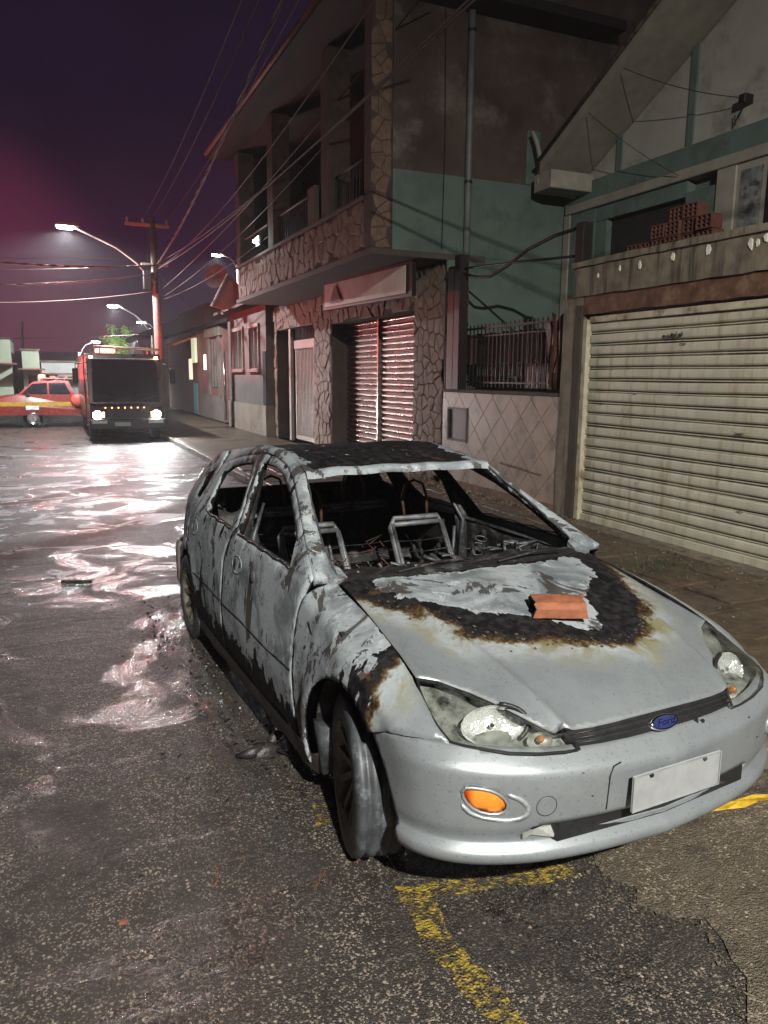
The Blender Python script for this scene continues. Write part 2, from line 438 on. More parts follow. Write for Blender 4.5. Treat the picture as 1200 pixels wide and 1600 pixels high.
HOOD_BURN = [(-.7, -.95), (-.29, -.74), (-.19, -.64), (-.06, -.53), (.03, -.47), (.083, -.445), (.20, -.42), (.26, -.35), (.299, -.303), (.357, -.174), (.393, -.055), (.433, .033), (.445, .173), (.40, .28), (.352, .349), (.24, .452), (.046, .552), (-.185, .655), (-.362, .74), (-.7, .95)]
HOOD_ASH = [(-.42, -.50), (-.30, -.52), (-.24, -.235), (-.22, .191), (-.30, .52), (-.16, .50), (-.05, .40), (.0, .34), (.05, .26), (.11, .20), (.21, .19), (.32, .10), (.32, .01), (.23, -.03), (.182, -.11), (.125, -.24), (.02, -.36), (-.11, -.46), (-.25, -.54)]
def sdist(p, P):
    d = float(segd(p, P)[0]); return d if pip(p, P) else -d
def at_hood(p):
    b = sdist(p[:2], HOOD_BURN); a = sdist(p[:2], HOOD_ASH)
    return b, min(max(a*11+.60, -.6), 1.25)
def at_fend(p):
    x, y, z = p
    if y < 0:
        xb = np.interp(z, [.45, .60, .66, .70, .78, .86, .90], [.33, .30, .27, .30, .26, .17, .02])
        return xb-x, (.70 if x < .02 else .70-2.2*(x-.02))
    return -.20-x, .0
def at_side(p):
    x, y, z = p
    if y < 0:
        return 1.0, .60-.55*sstep(.46, .24, z)+.22*sstep(-1.3, -.6, x)*sstep(.5, .7, z)
    return 1.0, .12
def at_top(v):
    return lambda p: (1.0, v)
def shell(name, dom, holes, mapf, step, th, outward, attr, mat=None, parent=None, es=None, mirror=False, label=None):
    """a pressed panel: 2D outline triangulated, mapped on the body surface, given thickness"""
    V, F = tri2d(dom, holes, step, es)
    P = [mapf(*v) for v in V]
    if mirror: P = [(p[0], -p[1], p[2]) for p in P]; F = [tuple(reversed(f)) for f in F]
    Q, G = solidify(P, F, th, outward)
    n = len(P); A = [attr(p) for p in P]
    if th: A = A+[(1.0, min(a[1], .1)) for a in A]      # inner faces are bare and sooty
    return mesh(name, Q, G, mat or M_paint, parent or car, smooth=True, local=True, attrs={'burn': [a[0] for a in A], 'ash': [a[1] for a in A]}, label=label)
def outw(c): return np.array([0, c[1], .25*(c[2] > .8)])

# hood
M_sil = None
hl_top = [(.335, .694), (.371, .630), (.458, .556), (.545, .500), (.634, .445), (.700, .397), (.722, .362)]
front = [(.735, .27), (.741, .18), (.743, .09), (.744, 0)]
half = [(-.25, 0), (-.27, .2), (-.315, .4), (-.36, .53), (-.41, .655), (-.2, .668), (0, .673), (.2, .683)]+hl_top+front
dom = half+[(x, -y) for x, y in half[-2:0:-1]]
shell('hood', dom, [], lambda x, y: (x, y, Hood(x, y)), .016, .022, (0, 0, 1), at_hood)

# fenders
archF = [(.07+.385*math.cos(t), .30+.385*math.sin(t)) for t in np.linspace(math.radians(196), math.radians(52), 20)]
fend = [(-.43, .25), (-.455, .40), (-.478, .55), (-.482, .70), (-.47, .80), (-.435, .91), (-.42, .935)]
fend += [(x, ZH(x)-.004) for x in np.linspace(-.38, .335, 12)]+[(.40, .757), (.45, .731), (.52, .698), (.585, .672)]
fend += [(.50, .664), (.41, .652), (.31, .612)]+archF[::-1]+[(-.30, .20)]
for sg in (0, 1):
    f = shell('fender', fend, [], lambda x, z: (x, -Wfend(x, z), z), .02, .018, outw, at_fend, mirror=bool(sg), label=None if sg else 'scorched fender with bubbled paint')
    if not sg:
        # empty clip holes left by the burnt side repeater and badge
        for (x, z, w, h) in ((-.06, .825, .030, .020), (-.335, .69, .014, .016)):
            y = -Wfend(x, z)
            MB().prism(chaikin([(x-w/2, z-h/2), (x+w/2, z-h/2), (x+w/2, z+h/2), (x-w/2, z+h/2)], 1), 1, y-.004, y+.01).build('clip_hole', M_black, f, local=True)
        y = -Wfend(-.30, .775)
        MB().prism([(-.335, .80), (-.30, .735), (-.275, .745)], 1, y-.003, y+.01).build('clip_hole', M_black, f, local=True)
# arch liners and shadowed engine bay sides
for sg in (-1, 1):
    for (cx, cz, R) in ((.07, .30, .40), (-2.63, .29, .34)):
        V = []; F = []
        ts = np.linspace(math.radians(-10), math.radians(190), 16)
        for t in ts:
            for yy in (.80, .48): V.append((cx+R*math.cos(t), sg*yy, cz+R*math.sin(t)))
        F = [(2*i, 2*i+1, 2*i+3, 2*i+2) for i in range(15)]
        n = len(V); V += [(cx, sg*.48, cz)]; F += [(2*i+1, n, 2*i+3) for i in range(15)]
        mesh('wheel_liner', V, F, M_soot, car, smooth=True, local=True)
# bumper
archB = [(.07+.385*math.cos(t), .30+.385*math.sin(t)) for t in np.linspace(math.radians(51), math.radians(-2), 10)]
def s_of_x(x): return float(np.interp(x, BX[:5], _bs[:5]))
rt = [(s, BTOP(s)) for s in np.linspace(s_of_x(.31), 0, 22)]
rb = [(s_of_x(x), z) for x, z in archB if z > .30]+[(s_of_x(.468), .275), (-.85, .265), (-.4, .262), (0, .262)]
domB = rt+[(-s, z) for s, z in rt[-2::-1]]+[(-s, z) for s, z in rb]+rb[-2::-1]
slot = [(-.53, .408), (-.49, .420), (-.25, .423), (0, .423), (.25, .423), (.42, .420), (.46, .408), (.43, .385), (.2, .377), (0, .375), (-.25, .375), (-.46, .378), (-.51, .388)]
amber = chaikin([(-.742, .556), (-.70, .560), (-.64, .548), (-.602, .515), (-.600, .480), (-.64, .466), (-.70, .480), (-.735, .515)], 1)
amber2 = [(-a, b) for a, b in amber]
bshell = shell('front_bumper', domB, [slot, amber, amber2], Bump, .014, .02, lambda c: (1, c[1]*.8, .1), lambda p: (-1.0, 0), es=.02)
def bump_pt(s, z, off=0):
    p = np.array(Bump(s, z)); q1 = np.array(Bump(s+.01, z)); q2 = np.array(Bump(s, z+.01)); n = np.cross(q1-p, q2-p); n /= np.linalg.norm(n)
    if n[0] < 0: n = -n
    return tuple(p+n*off)
M_amber = None
k = NM('amber_lens'); fl = k.n('ShaderNodeTexWave'); fl.inputs['Scale'].default_value = 34; k.t.links.new(k.co((0.1, 1, .15)), fl.inputs['Vector'])
M_amber = k.pbsdf(k.mix(k.mr(fl.outputs[0], .2, .8), (.45, .06, .006), (.95, .26, .03)), .18, 0, k.bump(fl.outputs[0], .5, .004), .5, .5)
for A in (amber, amber2):
    V, F = tri2d(A, [], .02)
    cxx = sum(a for a, b in A)/len(A); czz = sum(b for a, b in A)/len(A)
    P = [bump_pt(s, z, -.008+.010*max(0, 1-((s-cxx)/.085)**2-((z-czz)/.055)**2)) for s, z in V]
    Q, G = solidify(P, F, .012, (1, 0, 0))
    mesh('turn_signal', Q, G, M_amber, car, smooth=True, local=True, label='orange turn signal lens set in the bumper')
    rim = [bump_pt(s, z, .001) for s, z in A]; MB().tube(rim+[rim[0]], .0055, 6, False).build('signal_rim', M_sil if False else M_paint, bshell, local=True, smooth=True)
# dished pocket beside the lens
pk = chaikin([(-.604, .530), (-.565, .512), (-.540, .485), (-.548, .458), (-.600, .450), (-.70, .463), (-.745, .510), (-.735, .475), (-.69, .452), (-.60, .438), (-.54, .445), (-.522, .480), (-.55, .522), (-.60, .542)], 1)
V, F = tri2d(pk, [], .02); P = [bump_pt(s, z, .003) for s, z in V]; Q, G = solidify(P, F, .006, (1, 0, 0))
M_trim = car_paint('bumper_trim', (.50, .53, .56))
A_clean = {'burn': [-1.0]*0}
def clean(o, b=-1.0, a=0.0):
    me = o.data
    for an, v in (('burn', b), ('ash', a)):
        at = me.attributes.get(an) or me.attributes.new(an, 'FLOAT', 'POINT'); at.data.foreach_set('value', np.full(len(me.vertices), v, dtype=np.float32))
    return o
clean(mesh('signal_surround', Q, G, M_trim, bshell, smooth=True, local=True))
for c in bshell.children: clean(c)
# towing-eye cap and moulding ring
for sg in (-1, 1):
    s0, z0, r0 = -.476*1, .487, .034
    s0 = sg*.476
    disc = [(s0+r0*math.cos(t), z0+r0*math.sin(t)) for t in np.linspace(0, 2*math.pi, 20, endpoint=False)]
    if sg < 0:
        ring = [bump_pt(s, z, .0006) for s, z in disc]; MB().tube(ring+[ring[0]], .0011, 5, False).build('cap_groove', M_black, bshell, local=True)
        V, F = tri2d([(s0+(s-s0)*.9, z0+(z-z0)*.9) for s, z in disc], [], .02); Q, G = solidify([bump_pt(s, z, .0016) for s, z in V], F, .004, (1, 0, 0))
        clean(mesh('tow_eye_cap', Q, G, M_paint, bshell, local=True))
# lower intake: dark mesh set back, torn bracket at its end
MB().prism([(.62, -.50), (.77, -.42), (.80, 0), (.77, .42), (.62, .50)], 2, .355, .445).build('lower_intake', M_black, car, local=True)
mb = MB()
for i in range(9):
    y = -.12+.045*i; mb.tube([(.80, y, .39+.01*(i % 3)), (.815, y+.02, .405), (.80, y+.05, .392)], .004, 5)
mb.build('intake_rubbish', M_melt, car, local=True)
br = MB().add([bump_pt(-.50, .412, .0), bump_pt(-.42, .418, -.02), bump_pt(-.415, .382, -.02), bump_pt(-.44, .372, .012), bump_pt(-.52, .39, .006), bump_pt(-.545, .380, .012), bump_pt(-.55, .405, .010)], [(0, 1, 2, 3), (0, 3, 4), (0, 4, 5, 6)])
clean(br.build('torn_bracket', simple('pale_plastic', (.42, .44, .43), .5), car, local=True))
# number plate (blurred out in the photograph, so blank) in its recess
M_plate = simple('plate', (.33, .35, .36), .4, .1, 20, .12, .1, .001)
P = [bump_pt(s, z, .0) for s, z in ((-.235, .585), (-.235, .437), (.235, .437), (.235, .585))]
tilt = MB()
tilt.cbox(.838, .846, -.195, .200, .432, .555, .003); pl = tilt.build('number_plate', M_plate, car, local=True)
mb = MB()
for (a0, a1, b0, b1) in ((-.195, .200, .432, .437), (-.195, .200, .550, .555), (-.195, -.190, .437, .550), (.195, .200, .437, .550)): mb.box(.8465, .8495, a0, a1, b0, b1)
mb.build('plate_rim', simple('plate_rim', (.30, .31, .32), .4), pl, local=True)
mb = MB()
for y in (-.12, .12): mb.lathe([(0, .008), (.006, .007), (.008, 0)], (.846, y, .545), (1, 0, 0), 10)
mb.build('plate_screw', M_soot, pl, local=True)
grv = [bump_pt(s, z, .0005) for s, z in ((-.262, .440), (-.262, .56), (-.25, .588), (-.22, .594))]
MB().tube(grv, .0025, 5).build('recess_edge', M_black, bshell, local=True)
for s_, z_, w_ in ((.33, .575, .022), (.335, .55, .010)):
    P = [bump_pt(s_-w_, z_+.02, .002), bump_pt(s_+w_, z_+.02, .002), bump_pt(s_+w_*.8, z_-.02, .002), bump_pt(s_-w_*.5, z_-.03, .002)]
# black chips broken in the bumper top
for (s_, z_, w_) in ((.165, .638, .016), (.19, .632, .012), (.42, .60, .005), (-.36, .585, .004), (.50, .50, .006), (-.32, .50, .004)):
    c = [(s_+w_*math.cos(t)*random.uniform(.6, 1.2), z_+w_*.45*math.sin(t)*random.uniform(.6, 1.3)) for t in np.linspace(0, 6.28, 8, endpoint=False)]
    V = [bump_pt(s, z, .0022) for s, z in c]+[bump_pt(s, z, -.004) for s, z in c]
    mesh('paint_chip', V, [tuple(range(8))]+[(i, (i+1) % 8, 8+(i+1) % 8, 8+i) for i in range(8)], M_black, bshell, local=True)
# grille: dark blade between hood lip and bumper, with fine bars
gt = [(.722, -.362, .690), (.735, -.27, .696), (.742, -.15, .699), (.744, 0, .701), (.742, .15, .699), (.735, .27, .696), (.722, .362, .690)]
gb = [(.758, -.345, .646), (.770, -.25, .643), (.777, -.14, .641), (.779, 0, .640), (.777, .14, .641), (.770, .25, .643), (.758, .345, .646)]
mb = MB(); NV = 7
V = []; F = []
for i in range(7):
    for j in range(NV):
        t = j/(NV-1); a = np.array(gt[i]); b = np.array(gb[i]); q = a+(b-a)*t; q[0] += .004*math.sin(math.pi*t)-.012+(.004 if j % 2 else 0); V.append(q)
F = [(i*NV+j, (i+1)*NV+j, (i+1)*NV+j+1, i*NV+j+1) for i in range(6) for j in range(NV-1)]
gr = mesh('grille', V, F, M_black, car, local=True)
mb = MB()
for t in (.25, .5, .75):
    mb.tube([np.array(gt[i])*(1-t)+np.array(gb[i])*t+np.array((-.004, 0, 0)) for i in range(7)], .0028, 5)
mb.build('grille_bar', M_black, gr, local=True, smooth=True)
# oval badge
bc = Vector((.774, .0, .668)); bn = Vector((.86, 0, .5)).normalized(); bu = Vector((-.5, 0, .86)).normalized(); bl = Vector((0, 1, 0))
def oval(a, b, h, n=28): return [bc+bl*(a*math.cos(t))+bu*(b*math.sin(t))+bn*h for t in np.linspace(0, 2*math.pi, n, endpoint=False)]
def disc_between(L, cap=True):
    n = len(L[0]); V = [p for l in L for p in l]
    F = [(i*n+k, i*n+(k+1) % n, (i+1)*n+(k+1) % n, (i+1)*n+k) for i in range(len(L)-1) for k in range(n)]
    if cap: F.append(tuple((len(L)-1)*n+k for k in range(n)))
    return V, F
V, F = disc_between([oval(.058, .024, -.014), oval(.060, .026, .002), oval(.056, .0225, .007), oval(.052, .0195, .005)], False)
bd = mesh('badge', *disc_between([oval(.053, .020, -.01), oval(.053, .020, .004)]), simple('badge_blue', (.03, .045, .16), .3, .3, 40, .2, .1, .001, coat=.5), car, local=True, label='blue oval maker badge with chrome rim')
mesh('badge_rim', V, F, M_chrome, bd, smooth=True, local=True)
cu = bpy.data.curves.new('t', 'FONT'); cu.body = 'Ford'; cu.size = .036; cu.shear = .45; cu.align_x = 'CENTER'; cu.align_y = 'CENTER'; cu.extrude = .001; cu.resolution_u = 2
to = bpy.data.objects.new('t', cu); COL.objects.link(to)
bpy.context.view_layer.update()
tm = bpy.data.meshes.new_from_object(to.evaluated_get(bpy.context.evaluated_depsgraph_get())); bpy.data.objects.remove(to)
R3 = Matrix((bl, bu, bn)).transposed()
for v in tm.vertices: v.co = bc+R3 @ Vector((v.co.x*1.15, v.co.y*.85, v.co.z+.0055))
tm.materials.clear(); tm.materials.append(M_chrome); lo = bpy.data.objects.new('badge_lettering', tm); COL.objects.link(lo); lo.parent = bd

# ---- headlights
M_glass = None
k = NM('lamp_glass')
g = k.n('ShaderNodeBsdfGlossy'); g.inputs['Roughness'].default_value = .10; g.inputs['Color'].default_value = (.9, .92, .95, 1)
tr = k.n('ShaderNodeBsdfTransparent'); k.put(tr.inputs[0], k.mix(k.mr(k.noise(9, 6, .6), .5, .75), (.97, .98, .96), (.72, .75, .68)))
df = k.n('ShaderNodeBsdfDiffuse'); df.inputs[0].default_value = (.45, .48, .45, 1)
fr = k.n('ShaderNodeFresnel'); fr.inputs[0].default_value = 1.45
bn_ = k.bump(k.mr(k.vor(170), 0, .3, 1, 0), .25, .002); k.put(g.inputs['Normal'], bn_)
m1 = k.n('ShaderNodeMixShader'); k.put(m1.inputs[0], k.ma('MULTIPLY', k.mr(k.noise(14, 7, .7), .4, .75), .16)); k.t.links.new(tr.outputs[0], m1.inputs[1]); k.t.links.new(df.outputs[0], m1.inputs[2])
m2 = k.n('ShaderNodeMixShader'); k.put(m2.inputs[0], fr.outputs[0]); k.t.links.new(m1.outputs[0], m2.inputs[1]); k.t.links.new(g.outputs[0], m2.inputs[2])
k.t.links.new(m2.outputs[0], k.o.inputs[0]); M_glass = k.m
k = NM('reflector'); w1 = k.n('ShaderNodeTexWave'); w1.inputs['Scale'].default_value = 22; w1.inputs['Distortion'].default_value = 1.5; k.t.links.new(k.co((.2, 1, .4)), w1.inputs['Vector'])
M_refl = k.pbsdf(k.mix(k.mr(k.noise(20, 4), .55, .7), (.85, .87, .88), (.50, .46, .40)), .22, .55, k.bump(k.ma('ADD', w1.outputs[0], k.noise(30, 3)), .9, .02))
M_bezel2 = simple('dull_reflector', (.40, .41, .39), .3, .6, 30, .4, .5, .004)
M_orange_bulb = simple('orange_bulb', (.45, .17, .05), .3, 0, 40, .3, .2, .003)
def polyl(P, n):
    P = np.array(P, float); L = np.r_[0, np.cumsum(np.linalg.norm(np.diff(P, axis=0), axis=1))]; t = np.linspace(0, L[-1], n)
    return np.stack([np.interp(t, L, P[:, i]) for i in range(3)], 1)
topL = [(x, -y, Hood(x, y)-.006) for x, y in hl_top[:-1]]+[(.724, -.366, .688)]
botL = [(.592, -.714, .674), (.628, -.685, .672), (.672, -.632, .668), (.712, -.575, .662), (.745, -.485, .655), (.764, -.40, .651), (.768, -.350, .650)]
NU, NVv = 26, 12
def coons(sg, inset, bulge):
    T = polyl(topL, NU); Bt = polyl(botL, NU)
    Lf = polyl([T[0], (.40, -.712, .757), (.47, -.72, .722), (.53, -.722, .697), Bt[0]], NVv); Rt = polyl([T[-1], Bt[-1]], NVv)
    V = []
    for i in range(NU):
        u = i/(NU-1)
        for j in range(NVv):
            v = j/(NVv-1)
            p = (1-v)*T[i]+v*Bt[i]+(1-u)*Lf[j]+u*Rt[j]-((1-u)*(1-v)*T[0]+u*(1-v)*T[-1]+(1-u)*v*Bt[0]+u*v*Bt[-1])
            nrm = np.array((.62, -.40, .62)); nrm /= np.linalg.norm(nrm)
            w = math.sin(math.pi*min(max(u, 0), 1))**.6*math.sin(math.pi*v)**.6
            p = p+nrm*(bulge*w-inset)
            V.append((p[0], p[1]*(-1 if sg > 0 else 1), p[2]))
    F = [(i*NVv+j, (i+1)*NVv+j, (i+1)*NVv+j+1, i*NVv+j+1) for i in range(NU-1) for j in range(NVv-1)]
    if sg < 0: F = [tuple(reversed(f)) for f in F]
    return V, F
for sg in (-1, 1):
    V, F = coons(sg, .004, .014); L = mesh('headlight', V, F, M_glass, car, smooth=True, local=True, label='clear headlight lens, wet and heat-hazed' if sg < 0 else None)
    V, F = coons(sg, .055, -.012); mesh('lamp_housing', V, F, M_bezel, L, smooth=True, local=True)
    # side wall of the lamp so nothing shows through its edge
    V1, _ = coons(sg, .006, 0); V2, _ = coons(sg, .055, 0)
    bi = [i*NVv for i in range(NU)]+[(NU-1)*NVv+j for j in range(1, NVv)]+[i*NVv+NVv-1 for i in range(NU-2, -1, -1)]+[j for j in range(NVv-2, 0, -1)]
    n = len(bi); mesh('lamp_edge', [V1[i] for i in bi]+[V2[i] for i in bi], [(i, (i+1) % n, n+(i+1) % n, n+i) for i in range(n)], M_bezel, L, local=True)
    def surf(u, v, dep):
        i = int(u*(NU-1)); j = int(v*(NVv-1)); q = np.array(V1[i*NVv+j]); nn = np.array((.62, .40*sg, .62)); nn /= np.linalg.norm(nn); return q-nn*dep, nn
    ax = Vector((.78, .22*sg, .50)).normalized()
    c0, nn = surf(.46, .52, .030)
    def dish(c, a, b, dep, name, mat, tw=0):
        e1 = Vector((-.3, 1*sg, -.05)); e1 = (e1-ax*e1.dot(ax)).normalized(); e2 = ax.cross(e1).normalized()
        if e2.z < 0: e2 = -e2
        rings = []
        for q, h in ((1, .004), (.97, 0), (.85, -dep*.35), (.6, -dep*.75), (.3, -dep*.95), (.06, -dep)):
            rings.append([Vector(c)+e1*(a*q*math.cos(t))*(1.0)+e2*(b*q*math.sin(t))+ax*h for t in np.linspace(0, 2*math.pi, 22, endpoint=False)])
        V, F = disc_between(rings); return mesh(name, V, F, mat, L, smooth=True, local=True), e1, e2
    d, e1, e2 = dish(c0+np.array((.01, 0, .004)), .110, .064, .034, 'reflector', M_refl)
    c1, _ = surf(.78, .55, .026)
    dish(c1, .044, .027, .016, 'reflector', M_bezel2)
    MB().lathe([(0, .012), (.007, .010), (.009, .004), (.008, 0)], Vector(c0)+ax*.0, ax, 12).build('bulb', M_chrome, L, local=True, smooth=True)
    MB().lathe([(0, .026), (.009, .022), (.012, .008), (.010, 0)], Vector(c1)+ax*.002+e2*.004, ax, 12).build('bulb', M_orange_bulb, L, local=True, smooth=True)
    cc = Vector(c0)+Vector((.01, 0, .004)); arc = [cc+e1*(.084*-sg*math.cos(t)*(-sg))+e2*(.052*math.sin(t))+ax*.008 for t in np.linspace(math.radians(-50), math.radians(70), 12)]
    arc = [cc - e1*(.114*math.cos(t)) + e2*(.066*math.sin(t))+ax*.012 for t in np.linspace(math.radians(-50), math.radians(75), 12)]
    MB().tube(arc, .0085, 6).build('lamp_divider', M_black, L, local=True, smooth=True)
    # black gap seal round the lens
    ed = [V1[i] for i in bi]; MB().tube(ed+[ed[0]], .0042, 5, False).build('lamp_seal', M_black, L, local=True)

# ---- doors
fd = [(-.425, .957), (-.455, .90), (-.474, .80), (-.486, .70), (-.486, .50), (-.470, .34), (-.45, .235), (-.9, .222), (-1.3, .225), (-1.60, .232), (-1.625, .40), (-1.640, .60), (-1.642, .78), (-1.60, .875), (-1.515, .935), (-1.60, 1.06), (-1.70, 1.19), (-1.79, 1.29), (-1.822, 1.334), (-1.72, 1.343), (-1.52, 1.337), (-1.31, 1.318), (-1.12, 1.268), (-.89, 1.168), (-.62, 1.045)]
fw = [(-.665, .938), (-1.10, .938), (-1.47, .935), (-1.53, 1.04), (-1.62, 1.17), (-1.70, 1.27), (-1.69, 1.298), (-1.60, 1.302), (-1.47, 1.298), (-1.33, 1.280), (-1.08, 1.205), (-.85, 1.10), (-.745, 1.045), (-.70, .99)]
rd = [(-1.652, .232), (-2.20, .235), (-2.30, .30), (-2.33, .42), (-2.40, .52), (-2.50, .595), (-2.60, .625), (-2.655, .66), (-2.655, .77), (-2.60, .85), (-2.50, .93), (-2.475, 1.07), (-2.450, 1.205), (-2.25, 1.262), (-2.05, 1.302), (-1.835, 1.330), (-1.805, 1.285), (-1.712, 1.19), (-1.612, 1.06), (-1.53, .937), (-1.612, .88), (-1.655, .78), (-1.652, .60), (-1.640, .40)]
rw = [(-1.665, .948), (-1.60, .955), (-1.66, 1.06), (-1.76, 1.19), (-1.84, 1.275), (-1.87, 1.283), (-2.05, 1.262), (-2.22, 1.225), (-2.33, 1.175), (-2.33, 1.10), (-2.27, 1.0), (-2.20, .95)]
M_inner = M_soot
def door_detail(f, sg, front):
    """creases, holes and trim on a door skin"""
    def on(x, z, off=0): return (x, sg*(Wside(x, z)+off), z)
    x0, x1 = ((-.50, -1.63) if front else (-1.665, -2.46))
    zz = lambda x: .535+.012*(x+.5)*-1*0
    # rubbing-strip step
    mb = MB(); P = [on(x, .528+.004*math.sin(x*9), -.001) for x in np.linspace(x0, x1, 14)]
    mb.tube(P, .0045, 5); mb.build('crease_line', M_soot, f, local=True)
    # melted weather strip along the belt
    q = np.linspace((-.66 if front else -1.60), (-1.47 if front else -2.20), 16)
    mb = MB(); mb.tube([on(x, .947+.004*math.sin(x*31), .002) for x in q], .007, 6); mb.build('belt_strip', M_melt, f, local=True, smooth=True)
    hx, hz = ((-1.42, .79) if front else (-2.47, .80))
    if sg < 0:
        # door handle burnt off: two gaping holes and a lock ring
        for (dx, dz, a, b) in ((0.0, 0, .020, .034), (.10, .02, .012, .016)):
            c = [(hx+dx+a*math.cos(t)*random.uniform(.8, 1.2), hz+dz+b*math.sin(t)*random.uniform(.8, 1.2)) for t in np.linspace(0, 6.28, 12, endpoint=False)]
            V = [on(x, z, .0035) for x, z in c]; V2 = [on(x, z, -.012) for x, z in c]
            mesh('handle_hole', V+V2, [tuple(range(12))]+[(i, (i+1) % 12, 12+(i+1) % 12, 12+i) for i in range(12)], M_black, f, local=True)
        pt = MB(); ring = [on(hx+.045+.085*math.cos(t), hz+.01+.045*math.sin(t), .002) for t in np.linspace(0, 2*math.pi, 22)]
        pt.tube(ring, .0028, 6, False); clean(pt.build('handle_pan', M_paint, f, local=True, smooth=True), 1, .8)
        if front:
            MB().lathe([(0, .006), (.028, .005), (.034, 0), (.034, -.004)], on(-1.10, .80, .002), (0, sg, .1), 16).build('lock_cover', M_soot, f, local=True, smooth=True)
fdw = [(-.60, .955), (-.46, .955)]
for sg in (-1, 1):
    mir = sg > 0
    m = lambda x, z: (x, -Wside(x, z), z)
    f = shell('front_door', fd, [fw], m, .032, .03, outw, at_side, mirror=mir, es=.04, label='burnt front door, paint gone to grey ash streaks' if sg < 0 else None); door_detail(f, sg, True)
    r = shell('rear_door', rd, [rw], m, .034, .03, outw, at_side, mirror=mir, es=.04); door_detail(r, sg, False)
    for par, o_, h_ in ((f, fd, 'f'), (r, rd, 'r')):
        # inner pressing with ribs and big access holes, all sooty
        x0, x1 = ((-.52, -1.58) if h_ == 'f' else (-1.70, -2.28))
        V, F = tri2d([(x0, .25), (x0, .90), (x1, .90), (x1, .25)], [chaikin([(x0-.2, .42), (x0-.2, .66), (x0-.48, .66), (x0-.48, .42)], 2)], .06)
        P = [(x, sg*(Wside(x, z)-.095+.012*math.sin(x*13)*math.sin(z*11)), z) for x, z in V]; Q, G = solidify(P, F, .004, (0, -sg, 0))
        mesh('inner_panel', Q, G, M_soot, par, smooth=True, local=True)
        mb = MB()
        for i in range(9):
            xx = random.uniform(x1, x0); z_ = random.uniform(.40, .86); y_ = sg*(Wside(xx, z_)-.10)
            mb.lathe([(0, .01), (.02, .008), (.03, 0)], (xx, y_, z_), (0, -sg, 0), 8)
        mb.build('inner_fitting', M_sootpale, par, local=True, smooth=True, kind='stuff')
        mb = MB()
        mb.add([(x0, sg*(Wside(x0, .93)-.03), .93), (x1, sg*(Wside(x1, .93)-.03), .93), (x1, sg*(Wside(x1, .9)-.10), .90), (x0, sg*(Wside(x0, .9)-.10), .90)], [(0, 1, 2, 3)])
        mb.build('door_top', M_sootpale, par, local=True)
    # mirror sail plate, mirror burnt away
    sl = [(-.475, .957), (-.66, .945), (-.70, .99), (-.745, 1.045), (-.64, 1.03)]
    clean(mesh('mirror_plate', [(x, sg*(Wside(x, z)+.002), z) for x, z in sl]+[(x, sg*(Wside(x, z)-.02), z) for x, z in sl], [(0, 1, 2, 3, 4), (9, 8, 7, 6, 5)]+[(i, (i+1) % 5, 5+(i+1) % 5, 5+i) for i in range(5)], M_paint, f, local=True), 1, .75)
    if sg < 0:
        MB().lathe([(0, .004), (.012, .003), (.014, 0)], (-.62, -(Wside(-.62, .97)+.002), .972), (0, -1, .3), 12).build('mirror_hole', M_black, f, local=True)
    # ---- cant rail and A pillar
    A_ = [(-.395, .770, .960), (-.607, .727, 1.045), (-.889, .653, 1.172), (-1.119, .597, 1.272), (-1.311, .561, 1.323), (-1.521, .541, 1.342), (-1.713, .533, 1.349), (-1.84, .538, 1.338), (-2.05, .556, 1.308), (-2.25, .578, 1.268), (-2.455, .606, 1.210)]
    B_ = [(-.405, .668, .944), (-.62, .648, 1.050), (-.86, .600, 1.180), (-1.09, .545, 1.308), (-1.30, .515, 1.350), (-1.50, .503, 1.376), (-1.70, .500, 1.386), (-1.86, .502, 1.377), (-2.06, .508, 1.355), (-2.26, .514, 1.330), (-2.50, .522, 1.298)]
    n = 40; LA, LB = polyl(A_, n), polyl(B_, n); V = []
    for i in range(n):
        for j in range(6):
            t = j/5; q = LA[i]*(1-t)+LB[i]*t; bl_ = .016*math.sin(math.pi*t); q = q+np.array((.15, .62, .75))*bl_*.35
            V.append((q[0], sg*q[1], q[2]))
    F = [(i*6+j, (i+1)*6+j, (i+1)*6+j+1, i*6+j+1) for i in range(n-1) for j in range(5)]
    Q, G = solidify(V, F, .045, (0, sg, .6))
    A = [(1.0, .82+.12*math.sin(i*.37)) for i in range(len(V))]+[(1., .1)]*len(V)
    mesh('roof_rail', Q, G, M_paint, car, smooth=True, local=True, attrs={'burn': [a[0] for a in A], 'ash': [a[1] for a in A]})
    # dribbled sealant on the windscreen edge of the pillar
    mb = MB(); L = polyl(B_[:4], 22); mb.tube([(q[0]+random.uniform(-.004, .004), sg*(q[1]-.004), q[2]-.004+random.uniform(-.004, .004)) for q in L], [random.uniform(.003, .008) for _ in L], 6)
    mb.build('pillar_seal', M_sootpale, car, local=True, smooth=True)
    # inner pillars
    mb = MB(); 
    for P_, r_ in (([(-1.60, .70, .50), (-1.585, .735, .90), (-1.66, .63, 1.15), (-1.80, .52, 1.33)], [.055, .05, .035, .03]), ([(-1.56, .72, .30), (-1.56, .70, .75), (-1.60, .68, .95)], [.04, .03, .02])):
        mb.tube([(a, sg*b, c) for a, b, c in P_], r_, 7)
    mb.build('inner_pillar', M_soot, car, local=True, smooth=True)
    mb = MB(); mb.tube([(-1.54, sg*.66, .52), (-1.535, sg*.685, .90), (-1.60, sg*.60, 1.08)], [.012, .016, .008], 6); mb.tube([(-1.57, sg*.63, .45), (-1.575, sg*.65, .85)], [.010, .012], 6)
    mb.build('belt_guide', M_sootpale, car, local=True, smooth=True)
    # ---- rear quarter with its small window
    archR = [(-2.63+.335*math.cos(t), .29+.335*math.sin(t)) for t in np.linspace(math.radians(88), math.radians(188), 12)]
